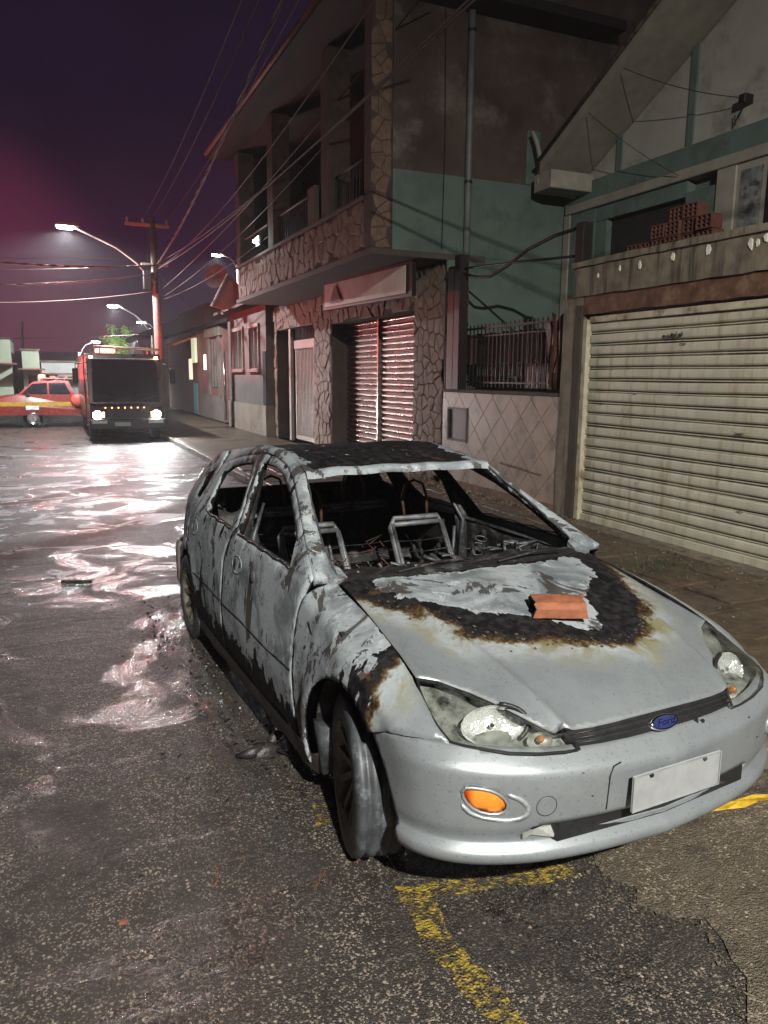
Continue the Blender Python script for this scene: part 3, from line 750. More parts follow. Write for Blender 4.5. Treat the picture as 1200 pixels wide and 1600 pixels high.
    qt = [(-2.668, .66), (-2.668, .78), (-2.61, .86), (-2.512, .935), (-2.487, 1.07), (-2.462, 1.208), (-2.50, 1.294), (-2.70, 1.255), (-2.90, 1.165), (-3.05, 1.06), (-3.14, .96), (-3.16, .86), (-3.165, .70), (-3.17, .56), (-2.99, .50), (-2.97, .35)]+archR[::-1]
    qh = [(-2.535, 1.195), (-2.545, .99), (-2.60, .975), (-2.74, .99), (-2.73, 1.05), (-2.64, 1.16)]
    shell('rear_quarter', qt, [qh], m, .035, .03, outw, at_side, mirror=mir, es=.04)
    # sill
    V = []; F = []
    for i, x in enumerate(np.linspace(-.30, -2.28, 24)):
        w = PF(x); dz = .012*math.sin(x*17)+.008*math.sin(x*41)
        for (dy, z) in ((-.02, .235), (-.018, .17), (-.045, .125+dz), (-.12, .115+dz), (-.14, .22)): V.append((x, sg*(w+dy), z))
    F = [(i*5+j, (i+1)*5+j, (i+1)*5+j+1, i*5+j+1) for i in range(23) for j in range(4)]+[(0, 1, 2, 3, 4), (119, 118, 117, 116, 115)]
    mesh('sill', V, F, M_melt, car, smooth=True, local=True, label='melted black sill trim')

# ---- roof and screens
ZR = pch([-2.75, -2.5, -2.2, -1.95, -1.7, -1.45, -1.25, -1.14], [1.262, 1.304, 1.345, 1.370, 1.382, 1.362, 1.332, 1.312])
def roof(x, y):
    xs = [-2.75, -2.50, -2.26, -2.06, -1.86, -1.70, -1.50, -1.30, -1.09]
    ze = np.interp(x, xs, [1.24, 1.298, 1.330, 1.355, 1.377, 1.386, 1.376, 1.350, 1.308]); t = min(abs(y)/.515, 1)
    z = ZR(x)*(1-t**3)+ze*t**3
    return (x, y, z+.004*math.sin(x*7+y*5)+.003*math.sin(y*23+x*3))
hdr = [(-1.085, -.540), (-1.13, -.36), (-1.155, -.18), (-1.165, 0), (-1.155, .18), (-1.13, .36), (-1.085, .540)]
rf = hdr+[(-1.30, .512), (-1.50, .500), (-1.70, .497), (-1.86, .499), (-2.06, .505), (-2.26, .511), (-2.50, .519), (-2.72, .50), (-2.75, .25), (-2.75, 0), (-2.75, -.25), (-2.72, -.50), (-2.50, -.519), (-2.26, -.511), (-2.06, -.505), (-1.86, -.499), (-1.70, -.497), (-1.50, -.500), (-1.30, -.512)]
def at_roof(p):
    e = .5-abs(p[1]); return 1.0, .12+.55*max(0, 1-e/.07)
shell('roof', rf, [], roof, .04, .012, (0, 0, 1), at_roof, label='roof burnt black and sagging')
mb = MB(); n = 26; V = []
for i in range(n):
    t = i/(n-1); y = -.545+1.09*t; x = float(np.interp(y, [h[1] for h in hdr], [h[0] for h in hdr])); z = roof(x, y)[2]
    for dx, dz in ((-.030, .006), (.006, .004), (.022, -.012+.002*math.sin(i*3)), (.020, -.034), (-.035, -.036)): V.append((x+dx, y, z+dz))
F = [(i*5+j, (i+1)*5+j, (i+1)*5+j+1, i*5+j+1) for i in range(n-1) for j in range(4)]
Q, G = solidify(V, F, 0, (1, 0, .3)); clean(mesh('windscreen_header', Q, G, M_paint, car, smooth=True, local=True), 1, .95)
# cross bows under the roof
mb = MB()
for x in (-1.7, -2.2): mb.tube([(x, y, roof(x, y)[2]-.03) for y in np.linspace(-.48, .48, 8)], .016, 6)
mb.build('roof_bow', M_soot, car, local=True, smooth=True)
# cowl, bulkhead, what is left of the dashboard
V = []; F = []; n = 40
def cow(y): return float(np.interp(abs(y), [0, .2, .4, .53, .66], [-.25, -.27, -.315, -.36, -.41]))
for i in range(n):
    y = -.675+1.35*i/(n-1); x = cow(y); z = Hood(x, y)
    r = lambda a: random.uniform(-a, a)
    for dx, dz in ((.025, -.006), (-.01, .006+r(.002)), (-.05, .012+r(.006)), (-.10, -.004+r(.008)), (-.17, -.010+r(.010)), (-.26, -.02+r(.012)), (-.34, -.07+r(.012)), (-.38, -.22)): V.append((x+dx, y*(1-.02*(dx < -.1)), z+dz))
F = [(i*8+j, (i+1)*8+j, (i+1)*8+j+1, i*8+j+1) for i in range(n-1) for j in range(7)]
Q, G = solidify(V, F, 0, (0, 0, 1)); mesh('cowl', Q, G, M_soot, car, smooth=True, local=True, label='charred scuttle and dashboard remains')
mb = MB()
for i in range(16):
    y = random.uniform(-.55, .55); x = cow(y)-random.uniform(.12, .34)
    mb.tube([(x+random.uniform(-.05, .05), y+random.uniform(-.09, .09), Hood(cow(y), y)+random.uniform(-.02, .02)) for _ in range(3)], random.uniform(.004, .010), 5)
mb.build('dashboard_debris', M_sootpale, car, local=True, smooth=True, kind='stuff')
mb = MB()
for y0 in (-.42, .05): mb.tube([(cow(y0)+.0, y0, Hood(cow(y0), y0)+.015), (cow(y0)-.03, y0+.22, Hood(cow(y0), y0)+.03), (cow(y0)-.05, y0+.40, Hood(cow(y0), y0)+.022)], .006, 6)
mb.build('wiper_arm', M_soot, car, local=True, smooth=True)
# scorched corner brackets at the foot of each pillar
for sg in (-1, 1):
    V = [(-.37, sg*.685, .940), (-.40, sg*.62, .945), (-.47, sg*.63, .975), (-.49, sg*.665, .985), (-.42, sg*.72, .958)]
    Q, G = solidify(V, [(0, 1, 2, 3, 4)], .03, (.2, 0, 1)); clean(mesh('pillar_foot', Q, G, M_paint, car, local=True), 1, .95)
# floor, tunnel, engine tub
mb = MB(); mb.box(-3.0, -.55, -.74, .74, .16, .20); mb.box(-2.9, -.6, -.10, .10, .20, .34); mb.box(-3.0, -2.2, -.70, .70, .20, .42); mb.box(-.66, -.60, -.72, .72, .20, .84); mb.box(-.60, .62, -.50, .50, .22, .58)
mb.build('floor_pan', M_soot, car, local=True)
mb = MB()
for _ in range(150):
    x, y = random.uniform(-2.9, -.7), random.uniform(-.65, .65); z = .20+(.22 if x < -2.2 else 0)+random.uniform(0, .05)
    s_ = random.uniform(.02, .06); mb.add([(x+random.uniform(-s_, s_), y+random.uniform(-s_, s_), z+random.uniform(0, s_)) for _ in range(4)], [(0, 1, 2), (0, 2, 3), (0, 3, 1), (1, 3, 2)])
mb.build('ash_debris', M_soot, car, local=True, kind='stuff')
# seats: bare frames
def seat(x, y, tilt, w, hgt, name, headrest=True):
    o = mesh(name, *(lambda m: (m.V, m.F))(MB().tube([(x+.42, y-w/2, .42), (x, y-w/2, .44), (x-tilt, y-w/2+.02, .44+hgt-.05), (x-tilt-.01, y-w/2+.05, .44+hgt), (x-tilt-.01, y+w/2-.05, .44+hgt), (x-tilt, y+w/2-.02, .44+hgt-.05), (x, y+w/2, .44), (x+.42, y+w/2, .42), (x+.42, y-w/2, .42)], .016, 7)), M_ashmetal, car, smooth=True, local=True, label='bare burnt seat frame')
    mb = MB()
    for s in (-1, 1):
        yy = y+s*(w/2-.035); mb.box(x-.01, x+.02, yy-.012, yy+.012, .44, .52)
        mb.tube([(x, yy, .46), (x-tilt+.005, yy+s*.004, .44+hgt-.03)], .012, 6)
    mb.tube([(x-tilt, y-w/2+.03, .44+hgt-.035), (x-tilt, y+w/2-.03, .44+hgt-.035)], .017, 6)
    mb.build('seat_frame_rail', M_ashmetal, o, local=True, smooth=True)
    mb = MB()
    for i in range(6):
        z = .52+i*.06; mb.tube([(x-tilt*(z-.44)/hgt+.01, y-w/2+.04+.0*i, z), (x-tilt*(z-.44)/hgt-.01, y, z-.012), (x-tilt*(z-.44)/hgt+.01, y+w/2-.04, z)], .0028, 4)
    for i in range(7): mb.tube([(x+.05+i*.055, y-w/2+.02, .43), (x+.05+i*.055, y+w/2-.02, .42)], .003, 4)
    mb.build('seat_spring', M_soot, o, local=True)
    if headrest:
        mb = MB(); ht = .44+hgt
        mb.tube([(x-tilt, y-.075, ht-.05), (x-tilt-.03, y-.085, ht+.12), (x-tilt-.04, y-.06, ht+.20), (x-tilt-.04, y, ht+.225), (x-tilt-.04, y+.06, ht+.20), (x-tilt-.03, y+.085, ht+.12), (x-tilt, y+.075, ht-.05)], .009, 6)
        mb.build('headrest_hoop', M_rust, o, local=True, smooth=True)
    return o
M_ashmetal = simple('ashed_steel', (.22, .235, .25), .55, .5, 18, .55, .5, .006, dirt=(.02, .02, .02), dirt_sc=9)
M_rust = simple('burnt_rusty_steel', (.10, .045, .028), .6, .3, 24, .5, .5, .004)
seat(-1.22, .34, .30, .40, .50, 'seat_frame'); seat(-1.22, -.36, .30, .40, .50, 'seat_frame')
for (y, w) in ((-.30, .56), (.30, .56)): seat(-2.12, y, .22, w, .46, 'rear_seat_frame')
# charred seat foam lumps behind
V = []; F = []
for i in range(15):
    for j in range(8):
        V.append((-2.40-.14*j/7+random.uniform(-.02, .02), -.62+1.24*i/14, .45+.44*j/7+random.uniform(-.03, .02)))
F = [(i*8+j, (i+1)*8+j, (i+1)*8+j+1, i*8+j+1) for i in range(14) for j in range(7)]
mesh('rear_seat_back', V, F, M_soot, car, smooth=True, local=True)
# steering column stub and pedal box
mb = MB(); mb.tube([(-.62, .36, .66), (-.98, .36, .78)], .03, 8); ring = [(-1.0+.05*math.sin(t)*-1, .36+.18*math.cos(t), .80+.17*math.sin(t)) for t in np.linspace(0, 2*math.pi, 24)]
mb.tube([(-.99, .30, .80), (-.98, .36, .78), (-.99, .42, .80)], .012, 5); mb.build('steering_column', M_soot, car, local=True, smooth=True)
# ---- tail: hatch frame, lamp, rear bumper
hp = [(-2.74, .50, 1.235), (-3.02, .56, 1.02), (-3.13, .60, .93)]
for sg in (-1, 1):
    MB().tube([(-2.70, sg*.50, 1.25), (-2.92, sg*.545, 1.12), (-3.10, sg*.60, .95), (-3.20, sg*.64, .80)], [.03, .035, .04, .05], 8).build('tailgate_pillar', M_soot, car, local=True, smooth=True)
    # tall tail lamp on the pillar
    L = [(-2.93, 1.14), (-3.03, 1.06), (-3.11, .96), (-3.155, .88), (-3.16, .80), (-3.13, .80), (-3.06, .92), (-2.98, 1.03), (-2.90, 1.10)]
    V = [(x, sg*(Wside(x, z)+.006), z) for x, z in L]; Q, G = solidify(V, [tuple(range(9))], .03, (0, sg, 0)); mesh('tail_lamp', Q, G, simple('tail_lamp_red', (.16, .012, .012), .25, 0, 30, .4, .2, .003, dirt=(.02, .018, .018)), car, local=True)
mb = MB(); V = []; F = []
for i, y in enumerate(np.linspace(-.64, .64, 15)):
    c = .06*(1-(y/.64)**2)
    for (x, z) in ((-3.13, .95), (-3.17-c, .90), (-3.19-c, .72), (-3.19-c, .56)): V.append((x, y, z))
F = [(i*4+j, (i+1)*4+j, (i+1)*4+j+1, i*4+j+1) for i in range(14) for j in range(3)]
Q, G = solidify(V, F, .02, (-1, 0, 0)); clean(mesh('tailgate', Q, G, M_paint, car, smooth=True, local=True), 1, .3)
V = []
for i, t in enumerate(np.linspace(-1, 1, 31)):
    y = .80*math.sin(t*math.pi/2); x = -2.98-.30*math.cos(t*math.pi/2)**.5 if abs(t) < 1 else -2.97
    for (d, z) in ((-.01, .60), (.015, .57), (.025, .45), (.02, .30), (-.02, .27)): V.append((x-d*(1-abs(t)), y*(1+d*.9*abs(t)), z))
F = [(i*5+j, (i+1)*5+j, (i+1)*5+j+1, i*5+j+1) for i in range(30) for j in range(4)]
Q, G = solidify(V, F, .015, lambda c: (-1, c[1]*2, 0)); mesh('rear_bumper', Q, G, simple('rear_bumper_skin', (.20, .17, .15), .5, .1, 10, .5, .4, .006, dirt=(.03, .028, .026), dirt_sc=6), car, smooth=True, local=True)

# ---- wheels
def wheel(cx, cy, cz, R, w, steer, sg, flat=0):
    rim_o = bpy.data.objects.new('wheel', None); COL.objects.link(rim_o); rim_o.parent = car; rim_o.location = (cx, cy, cz); rim_o.rotation_euler = (0, 0, steer)
    h = w/2; S = 48
    prof = [(.19, -h*.80), (.205, -h*.96), (.25, -h*1.0), (R-.035, -h*.98), (R-.012, -h*.93), (R-.002, -h*.84)]
    g = []
    for yy in (-.5, 0.02, .5): g += [(R+.002, yy*h-.012), (R-.010, yy*h-.006), (R-.010, yy*h+.006), (R+.002, yy*h+.012)]
    prof += g+[(R-.002, h*.84), (R-.012, h*.93), (R-.035, h*.98), (.25, h*1.0), (.205, h*.96), (.19, h*.80)]
    m = MB().lathe(prof, (0, 0, 0), (0, 1, 0), S)
    V = []
    for v in m.V:
        z = v[2]
        if z < -(cz-.004): z = -(cz-.004)+(z+(cz-.004))*.08
        yb = v[1]*(1+.05*max(0, (-v[2]-R*.75)/(R*.25)))
        V.append((v[0], yb, z))
    mesh('tyre', V, m.F, M_rubber, rim_o, smooth=True, local=True)
    o = sg*h
    m = MB().lathe([(.195, -sg*h*.9), (.195, o*.55), (.205, o*.9), (.198, o*.97), (.185, o*.80), (.175, o*.35), (.06, o*.25), (.05, o*.45), (0, o*.50)], (0, 0, 0), (0, 1, 0), 32)
    r = m.build('rim', M_rim, rim_o, smooth=True, local=True)
    mb = MB()
    for i in range(10):
        a = 2*math.pi*i/10
        c, s = math.cos(a), math.sin(a)
        mb.add([((.05*c-.012*s), o*.50, (.05*s+.012*c)), ((.05*c+.012*s), o*.50, (.05*s-.012*c)), ((.185*c+.016*s), o*.82, (.185*s-.016*c)), ((.185*c-.016*s), o*.82, (.185*s+.016*c)),
                ((.05*c-.012*s), o*.30, (.05*s+.012*c)), ((.05*c+.012*s), o*.30, (.05*s-.012*c)), ((.185*c+.016*s), o*.60, (.185*s-.016*c)), ((.185*c-.016*s), o*.60, (.185*s+.016*c))],
               [(0, 1, 2, 3), (4, 7, 6, 5), (0, 3, 7, 4), (1, 5, 6, 2), (0, 4, 5, 1), (2, 6, 7, 3)])
    mb.build('spokes', M_rim, rim_o, local=True)
    return rim_o
wheel(.03, -.735, .300, .300, .185, -.24, -1)
wheel(.03, .735, .300, .300, .195, -.22, 1)
wheel(-2.63, -.735, .285, .290, .190, 0, -1)
wheel(-2.63, .735, .285, .290, .190, 0, 1)
# front suspension strut and hub behind the burnt sill end
mb = MB(); mb.tube([(-.10, -.62, .25), (-.20, -.60, .45), (-.12, -.55, .75)], .03, 7); mb.tube([(-.35, -.60, .20), (-.05, -.62, .22)], .025, 6); mb.box(-.36, -.24, -.80, -.66, .16, .36)
mb.build('suspension_arm', M_sootpale, car, local=True, smooth=True)

# curled, blistered flakes of paint along the edge of the burn on the bonnet
mb = MB(); E_ = resample(HOOD_BURN[1:-1], .018)
for (x, y) in E_:
    for _ in range(2):
        u, v = x+random.gauss(-.012, .018), y+random.gauss(0, .018)
        if abs(y) > .60 or u < -.28: continue
        s_ = random.uniform(.002, .009); a = random.uniform(0, 6.28); n_ = random.randint(4, 6)
        P = [(u+s_*math.cos(a+t)*random.uniform(.6, 1.2), v+s_*math.sin(a+t)*random.uniform(.5, 1.1)) for t in np.linspace(0, 6.28, n_, endpoint=False)]
        V = [(p[0], p[1], Hood(*p)+random.uniform(.001, .004)) for p in P]+[(u, v, Hood(u, v)+.001)]
        mb.add(V, [(i, (i+1) % n_, n_) for i in range(n_)])
mb.build('paint_flakes', simple('flaked_paint', (.075, .042, .022), .75, 0, 60, .8, .4, .003, dirt=(.14, .12, .085), dirt_sc=40), car, local=True, kind='stuff')
# loose wiring and spring wire strewn through the cabin
mb = MB()
for _ in range(34):
    x, y, z = random.uniform(-2.6, -.75), random.uniform(-.6, .6), random.uniform(.45, .80); P = []
    for j in range(6): P.append((x, y, z)); x += random.uniform(-.07, .07); y += random.uniform(-.09, .09); z = max(.25, z+random.uniform(-.10, .05))
    mb.tube(P, random.uniform(.002, .005), 4)
mb.build('hanging_wiring', M_rust, car, local=True, kind='stuff')
mb = MB()
for sg in (1,):
    for i in range(9): mb.lathe([(.035, -.003), (.038, 0), (.035, .003), (.032, 0), (.035, -.003)], (-1.30+.02*i, .56, .50+.045*i), (.3, 0, 1), 10)
mb.build('coil_spring', M_sootpale, car, local=True, kind='stuff')

# ================================================================== GROUND
def road_mat(name, dark, light, wet, foam_sheen=False, chip=(.20, .17, .14), scale=1.0):
    k = NM(name)
    v = k.vor(165*scale); cell = k.n('ShaderNodeTexVoronoi'); cell.inputs['Scale'].default_value = 165*scale; k.t.links.new(k.co(), cell.inputs['Vector'])
    cr_ = k.n('ShaderNodeSeparateColor'); k.t.links.new(cell.outputs['Color'], cr_.inputs[0])
    big = k.noise(.7, 6, .6, dist=.6); mid = k.noise(5, 5, .6); fine = k.noise(60, 4, .6)
    col = k.mix(k.mr(big, .3, .7), dark, light)
    zn = k.noise(1.9, 5, .62, dist=.8)
    col = k.mix(k.ma('MULTIPLY', k.mr(cr_.outputs[0], .76, .92), k.mr(zn, .36, .60, .30, 1)), col, chip)
    c2 = k.n('ShaderNodeTexVoronoi'); c2.inputs['Scale'].default_value = 62; k.t.links.new(k.co(), c2.inputs['Vector']); s2 = k.n('ShaderNodeSeparateColor'); k.t.links.new(c2.outputs['Color'], s2.inputs[0])
    big_ = k.ma('MULTIPLY', k.mr(s2.outputs[0], .93, .96), k.mr(c2.outputs['Distance'], .30, .42, 1, 0))
    col = k.mix(big_, col, tuple(c*1.25 for c in chip))
    col = k.mix(k.mr(k.noise(2.7, 6, .7, dist=1.2), .56, .66, 0, .55), col, tuple(c*.35 for c in dark))
    col = k.mix(k.mr(mid, .55, .75), col, tuple(c*.6 for c in dark))
    w2 = k.noise(1.3, 6, .66, vec=k.co((.7, .8, 1)), dist=1.6)
    wetm = k.mr(w2, .50, .58)
    rough = k.mix(k.ma('MULTIPLY', wetm, wet), (.62,)*3, (.25,)*3)
    chipb = k.mr(v, .10, .62, 1, 0)
    h = k.ma('ADD', k.ma('MULTIPLY', chipb, .9), k.ma('ADD', k.ma('MULTIPLY', mid, 1.6), k.ma('ADD', k.ma('MULTIPLY', k.noise(1.6, 4, .6, vec=k.co((.6, 1.6, 1)), dist=1), 7), k.ma('MULTIPLY', fine, .35))))
    if foam_sheen:  # pale foam patches, with bright puddle reflections painted into the same colour
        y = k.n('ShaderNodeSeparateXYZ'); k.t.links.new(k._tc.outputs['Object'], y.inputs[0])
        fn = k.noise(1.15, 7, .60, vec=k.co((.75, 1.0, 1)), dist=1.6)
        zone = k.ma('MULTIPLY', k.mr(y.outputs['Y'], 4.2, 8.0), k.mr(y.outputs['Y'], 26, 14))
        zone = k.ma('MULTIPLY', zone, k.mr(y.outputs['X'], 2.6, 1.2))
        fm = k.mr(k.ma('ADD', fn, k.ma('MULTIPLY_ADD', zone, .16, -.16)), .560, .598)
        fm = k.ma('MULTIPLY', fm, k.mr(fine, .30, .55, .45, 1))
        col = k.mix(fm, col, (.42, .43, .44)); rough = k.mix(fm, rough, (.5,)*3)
    b = k.bump(h, .8, .008)
    return k.pbsdf(col, rough, 0, b, .62)
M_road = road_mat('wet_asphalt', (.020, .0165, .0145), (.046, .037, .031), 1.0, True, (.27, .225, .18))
M_patch = road_mat('worn_concrete', (.075, .060, .042), (.122, .100, .070), .35, False, (.26, .22, .165), .8)
M_far = simple('far_ground', (.04, .035, .032), .5, 0, 2, .3, .2, .01)
mesh('ground', [(-200, -60, -.03), (200, -60, -.03), (200, 300, -.03), (-200, 300, -.03)], [(0, 1, 2, 3)], M_far, kind='structure')
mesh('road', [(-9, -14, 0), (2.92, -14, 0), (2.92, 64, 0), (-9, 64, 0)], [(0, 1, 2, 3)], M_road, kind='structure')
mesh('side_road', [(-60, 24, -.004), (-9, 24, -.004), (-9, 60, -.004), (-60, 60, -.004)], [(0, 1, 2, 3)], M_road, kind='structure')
# broken edge of the concrete strip in front of the car
edge = [(2.9, 2.42), (2.4, 2.16), (2.0, 2.10), (1.75, 2.04), (1.74, 1.92), (1.78, 1.83), (1.76, 1.75), (1.80, 1.68), (1.88, 1.60), (1.86, 1.53), (1.84, 1.47), (1.83, 1.38), (1.77, 1.32), (1.70, 1.25), (1.60, 1.08), (1.52, .90), (1.50, .5), (1.4, -.5), (1.3, -3), (1.3, -13), (2.9, -13)]
E2 = []
for i in range(len(edge)-1):
    a, b_ = Vector(edge[i]), Vector(edge[i+1]); n = max(1, int((b_-a).length/.05)) if i < 18 else 1
    for k_ in range(n): q = a+(b_-a)*k_/n; E2.append((q.x+(random.uniform(-.026, .026) if 0 < i < 18 else 0), q.y+(random.uniform(-.022, .022) if 0 < i < 18 else 0)))
E2.append(edge[-1])
V, F = tri2d(E2, [], 1.0, 5.0)
mb = MB(); n = len(V); V3 = [(x, y, .007) for x, y in V]; Q, G = solidify(V3, F, .009, (0, 0, 1)); mesh('concrete_strip', Q, G, M_patch, kind='structure')
crumbs_edge = [(q[0]+random.gauss(-.02, .03), q[1]+random.gauss(0, .03), .004) for q in E2 if q[1] > .6 and q[0] < 2.6 for _ in range(12)]
# worn yellow bay marking
k = NM('worn_yellow_paint'); n1 = k.noise(38, 5, .7); n2 = k.noise(5, 4); wear = k.mr(k.ma('ADD', k.ma('MULTIPLY', n1, .7), k.ma('MULTIPLY', n2, .5)), .56, .68)
col = k.mix(wear, (.045, .036, .028), k.mix(k.mr(k.noise(90), .3, .7), (.34, .25, .035), (.20, .145, .022)))
M_yel = k.pbsdf(col, .5, 0, k.bump(k.ma('ADD', k.mr(k.vor(95), .1, .62, 1, 0), k.noise(60)), .7, .009), .5)
def ribbon(P, w, z, jit=.012, step=.06):
    P = [Vector(p) for p in P]; L = []; Rr = []
    for i in range(len(P)-1):
        d = P[i+1]-P[i]; nn = Vector((-d.y, d.x)).normalized(); m = max(1, int(d.length/step))
        for k_ in range(m+(i == len(P)-2)):
            q = P[i]+d*k_/m; L.append((q+nn*(w/2+random.uniform(-jit, jit)))[:]); Rr.append((q-nn*(w/2+random.uniform(-jit, jit)))[:])
    n = len(L); return [(x, y, z) for x, y in L]+[(x, y, z) for x, y in Rr], [(i, n+i, n+i+1, i+1) for i in range(n-1)]
V1, F1 = ribbon([(1.00, 2.125), (1.40, 2.045), (1.66, 1.99)], .085, .004); V2, F2 = ribbon([(1.055, 2.07), (1.03, 1.9), (1.07, 1.55), (1.07, 1.2), (1.07, .8)], .10, .004); V3, F3 = ribbon([(.93, 2.62), (.93, 2.78)], .09, .004, .02)
m_ = MB().add(V1, F1).add(V2, F2).add(V3, F3); m_.build('bay_marking', M_yel, kind='structure')

# kerb stones and pavement
M_kerb = simple('kerb_stone', (.15, .13, .10), .7, 0, 14, .4, .8, .012, dirt=(.05, .045, .035), dirt_sc=3)
M_pave = simple('muddy_paving', (.095, .068, .045), .42, 0, 9, .5, 1.0, .03, dirt=(.030, .022, .016), dirt_sc=1.6)
pav = mesh('pavement', [(3.02, -14, .115), (5.62, -14, .115), (5.62, 50, .115), (3.02, 50, .115)], [(0, 1, 2, 3)], M_pave, kind='structure')
kb = thing('kerb', None, None) if False else None
kerb = mesh('kerb', *(lambda m: (m.V, m.F))(MB().box(2.925, 3.015, -14, 50, -.02, .06)), M_kerb, kind='structure')
y = -6.0
while y < 30:
    L = random.uniform(.75, .95)
    MB().box(2.905+random.uniform(0, .015), 3.03, y+.008, y+L-.008, .0, .122+random.uniform(-.006, .006), .012).build('kerb_block', M_kerb, kerb)
    y += L
# paving slabs, heaved and chipped
x0s = [3.04, 3.54, 4.06, 4.58, 5.10]
for j in range(0, 26):
    for i, xx in enumerate(x0s):
        if random.random() < .12: continue
        yy = 1.2+j*.52+(i % 2)*.12; w = random.uniform(.47, .50); z = .122+random.uniform(-.004, .010)
        MB().box(xx+.01, xx+w, yy+.01, yy+.50, .10, z, .008).rot(Matrix.Translation((xx, yy, z)) @ Matrix.Rotation(random.uniform(-.02, .02), 4, 'X') @ Matrix.Rotation(random.uniform(-.02, .02), 4, 'Y') @ Matrix.Rotation(random.uniform(-.03, .03), 4, 'Z') @ Matrix.Translation((-xx, -yy, -z))).build('slab', M_pave, pav)
# dirt and crumbs along the wall foot and in the gutter
M_crumb = simple('rubble', (.20, .14, .10), .8, 0, 30, .5, .5, .005)
def crumbs(name, pts, s0, s1, mat):
    mb = MB()
    for (x, y, z) in pts:
        s = random.uniform(s0, s1); V = [(x+random.uniform(-s, s), y+random.uniform(-s, s), z+random.uniform(-.2*s, s)) for _ in range(5)]
        mb.add(V, [(0, 1, 2), (0, 2, 3), (0, 3, 1), (4, 2, 1), (4, 3, 2), (4, 1, 3)])
    return mb.build(name, mat, kind='stuff')
crumbs('broken_edge_gravel', crumbs_edge, .003, .013, M_patch)
crumbs('wall_foot_rubble', [(5.62-abs(random.gauss(0, .16)), random.uniform(7.0, 11.5), .125) for _ in range(700)], .008, .035, M_crumb)
crumbs('pavement_grit', [(random.uniform(3.1, 5.5), random.uniform(1.5, 14), .13) for _ in range(900)], .004, .016, M_crumb)
crumbs('garage_foot_rubble', [(5.55-abs(random.gauss(0, .25)), random.uniform(2.5, 7.3), .125) for _ in range(350)], .005, .022, M_crumb)
crumbs('gutter_litter', [(2.85-abs(random.gauss(0, .18)), random.uniform(.6, 9), .004) for _ in range(800)], .004, .018, simple('gutter_dirt', (.09, .055, .035), .7, 0, 20, .5, .4, .004))
crumbs('loose_chippings', [(random.uniform(-1.6, 2.8), random.uniform(.9, 7), .003) for _ in range(2600)], .002, .006, simple('chippings', (.17, .15, .125), .35, 0, 20, .5, .4, .004))
crumbs('burnt_fragments', [(random.gauss(.78, .16), random.uniform(2.7, 6.2), .004) for _ in range(420)], .004, .022, M_soot)
crumbs('glass_crumbs', [(random.gauss(.72, .10), random.uniform(3.6, 5.2), .005) for _ in range(160)], .003, .009, simple('glass_crumb', (.5, .55, .56), .15, 0, 20, .2, .2, .002))
# grass tuft on the pavement at the right
mb = MB()
for _ in range(240):
    x, y = 4.9+random.gauss(0, .22), 5.0+random.gauss(0, .30); h = random.uniform(.02, .07); a = random.uniform(0, 6.28); d = Vector((math.cos(a), math.sin(a)))
    mb.add([(x-d.y*.004, y+d.x*.004, .12), (x+d.y*.004, y-d.x*.004, .12), (x+d.x*h*.6, y+d.y*h*.6, .12+h)], [(0, 1, 2)])
mb.build('weeds', simple('weed_green', (.045, .075, .025), .6, 0, 20, .4, 0), kind='stuff')

# ================================================================== BRICKS, DEBRIS
M_brick = simple('fired_clay', (.30, .105, .050), .75, 0, 16, .35, .7, .006, dirt=(.16, .06, .035), dirt_sc=6)
def car_to_world(p):
    c, s = FWX, FWY
    return Vector((CX+p[0]*c-p[1]*s, CY+p[0]*s+p[1]*c, p[2]))
hb = thing('clay_brick', 'orange hollow clay brick fragment lying on the burnt bonnet', 'brick', car_to_world((.225, -.005, Hood(.225, -.005)+.012)), (.10, -.0, math.radians(-25)))
mb = MB(); Lb, Wb, Tb = .20, .115, .058
NX = 14; ring = [(-.5, 0), (-.5, .62), (-.44, .92), (-.36, 1), (.36, 1), (.46, .93), (.5, .7), (.5, 0)]
V = []
for i in range(NX+1):
    t = i/NX; x = (t-.5)*Lb
    for (a, b_) in ring:
        V.append((x+(random.uniform(-.010, .010) if i in (0, NX) else 0), a*Wb*(1+.02*math.sin(i*.9))+random.uniform(-.0012, .0012), max(0, b_*Tb+random.uniform(-.0012, .0012))))
nr = len(ring); F = [(i*nr+j, (i+1)*nr+j, (i+1)*nr+(j+1) % nr, i*nr+(j+1) % nr) for i in range(NX) for j in range(nr)]
o_ = mesh('brick_body', V, F, M_brick, hb, local=True)
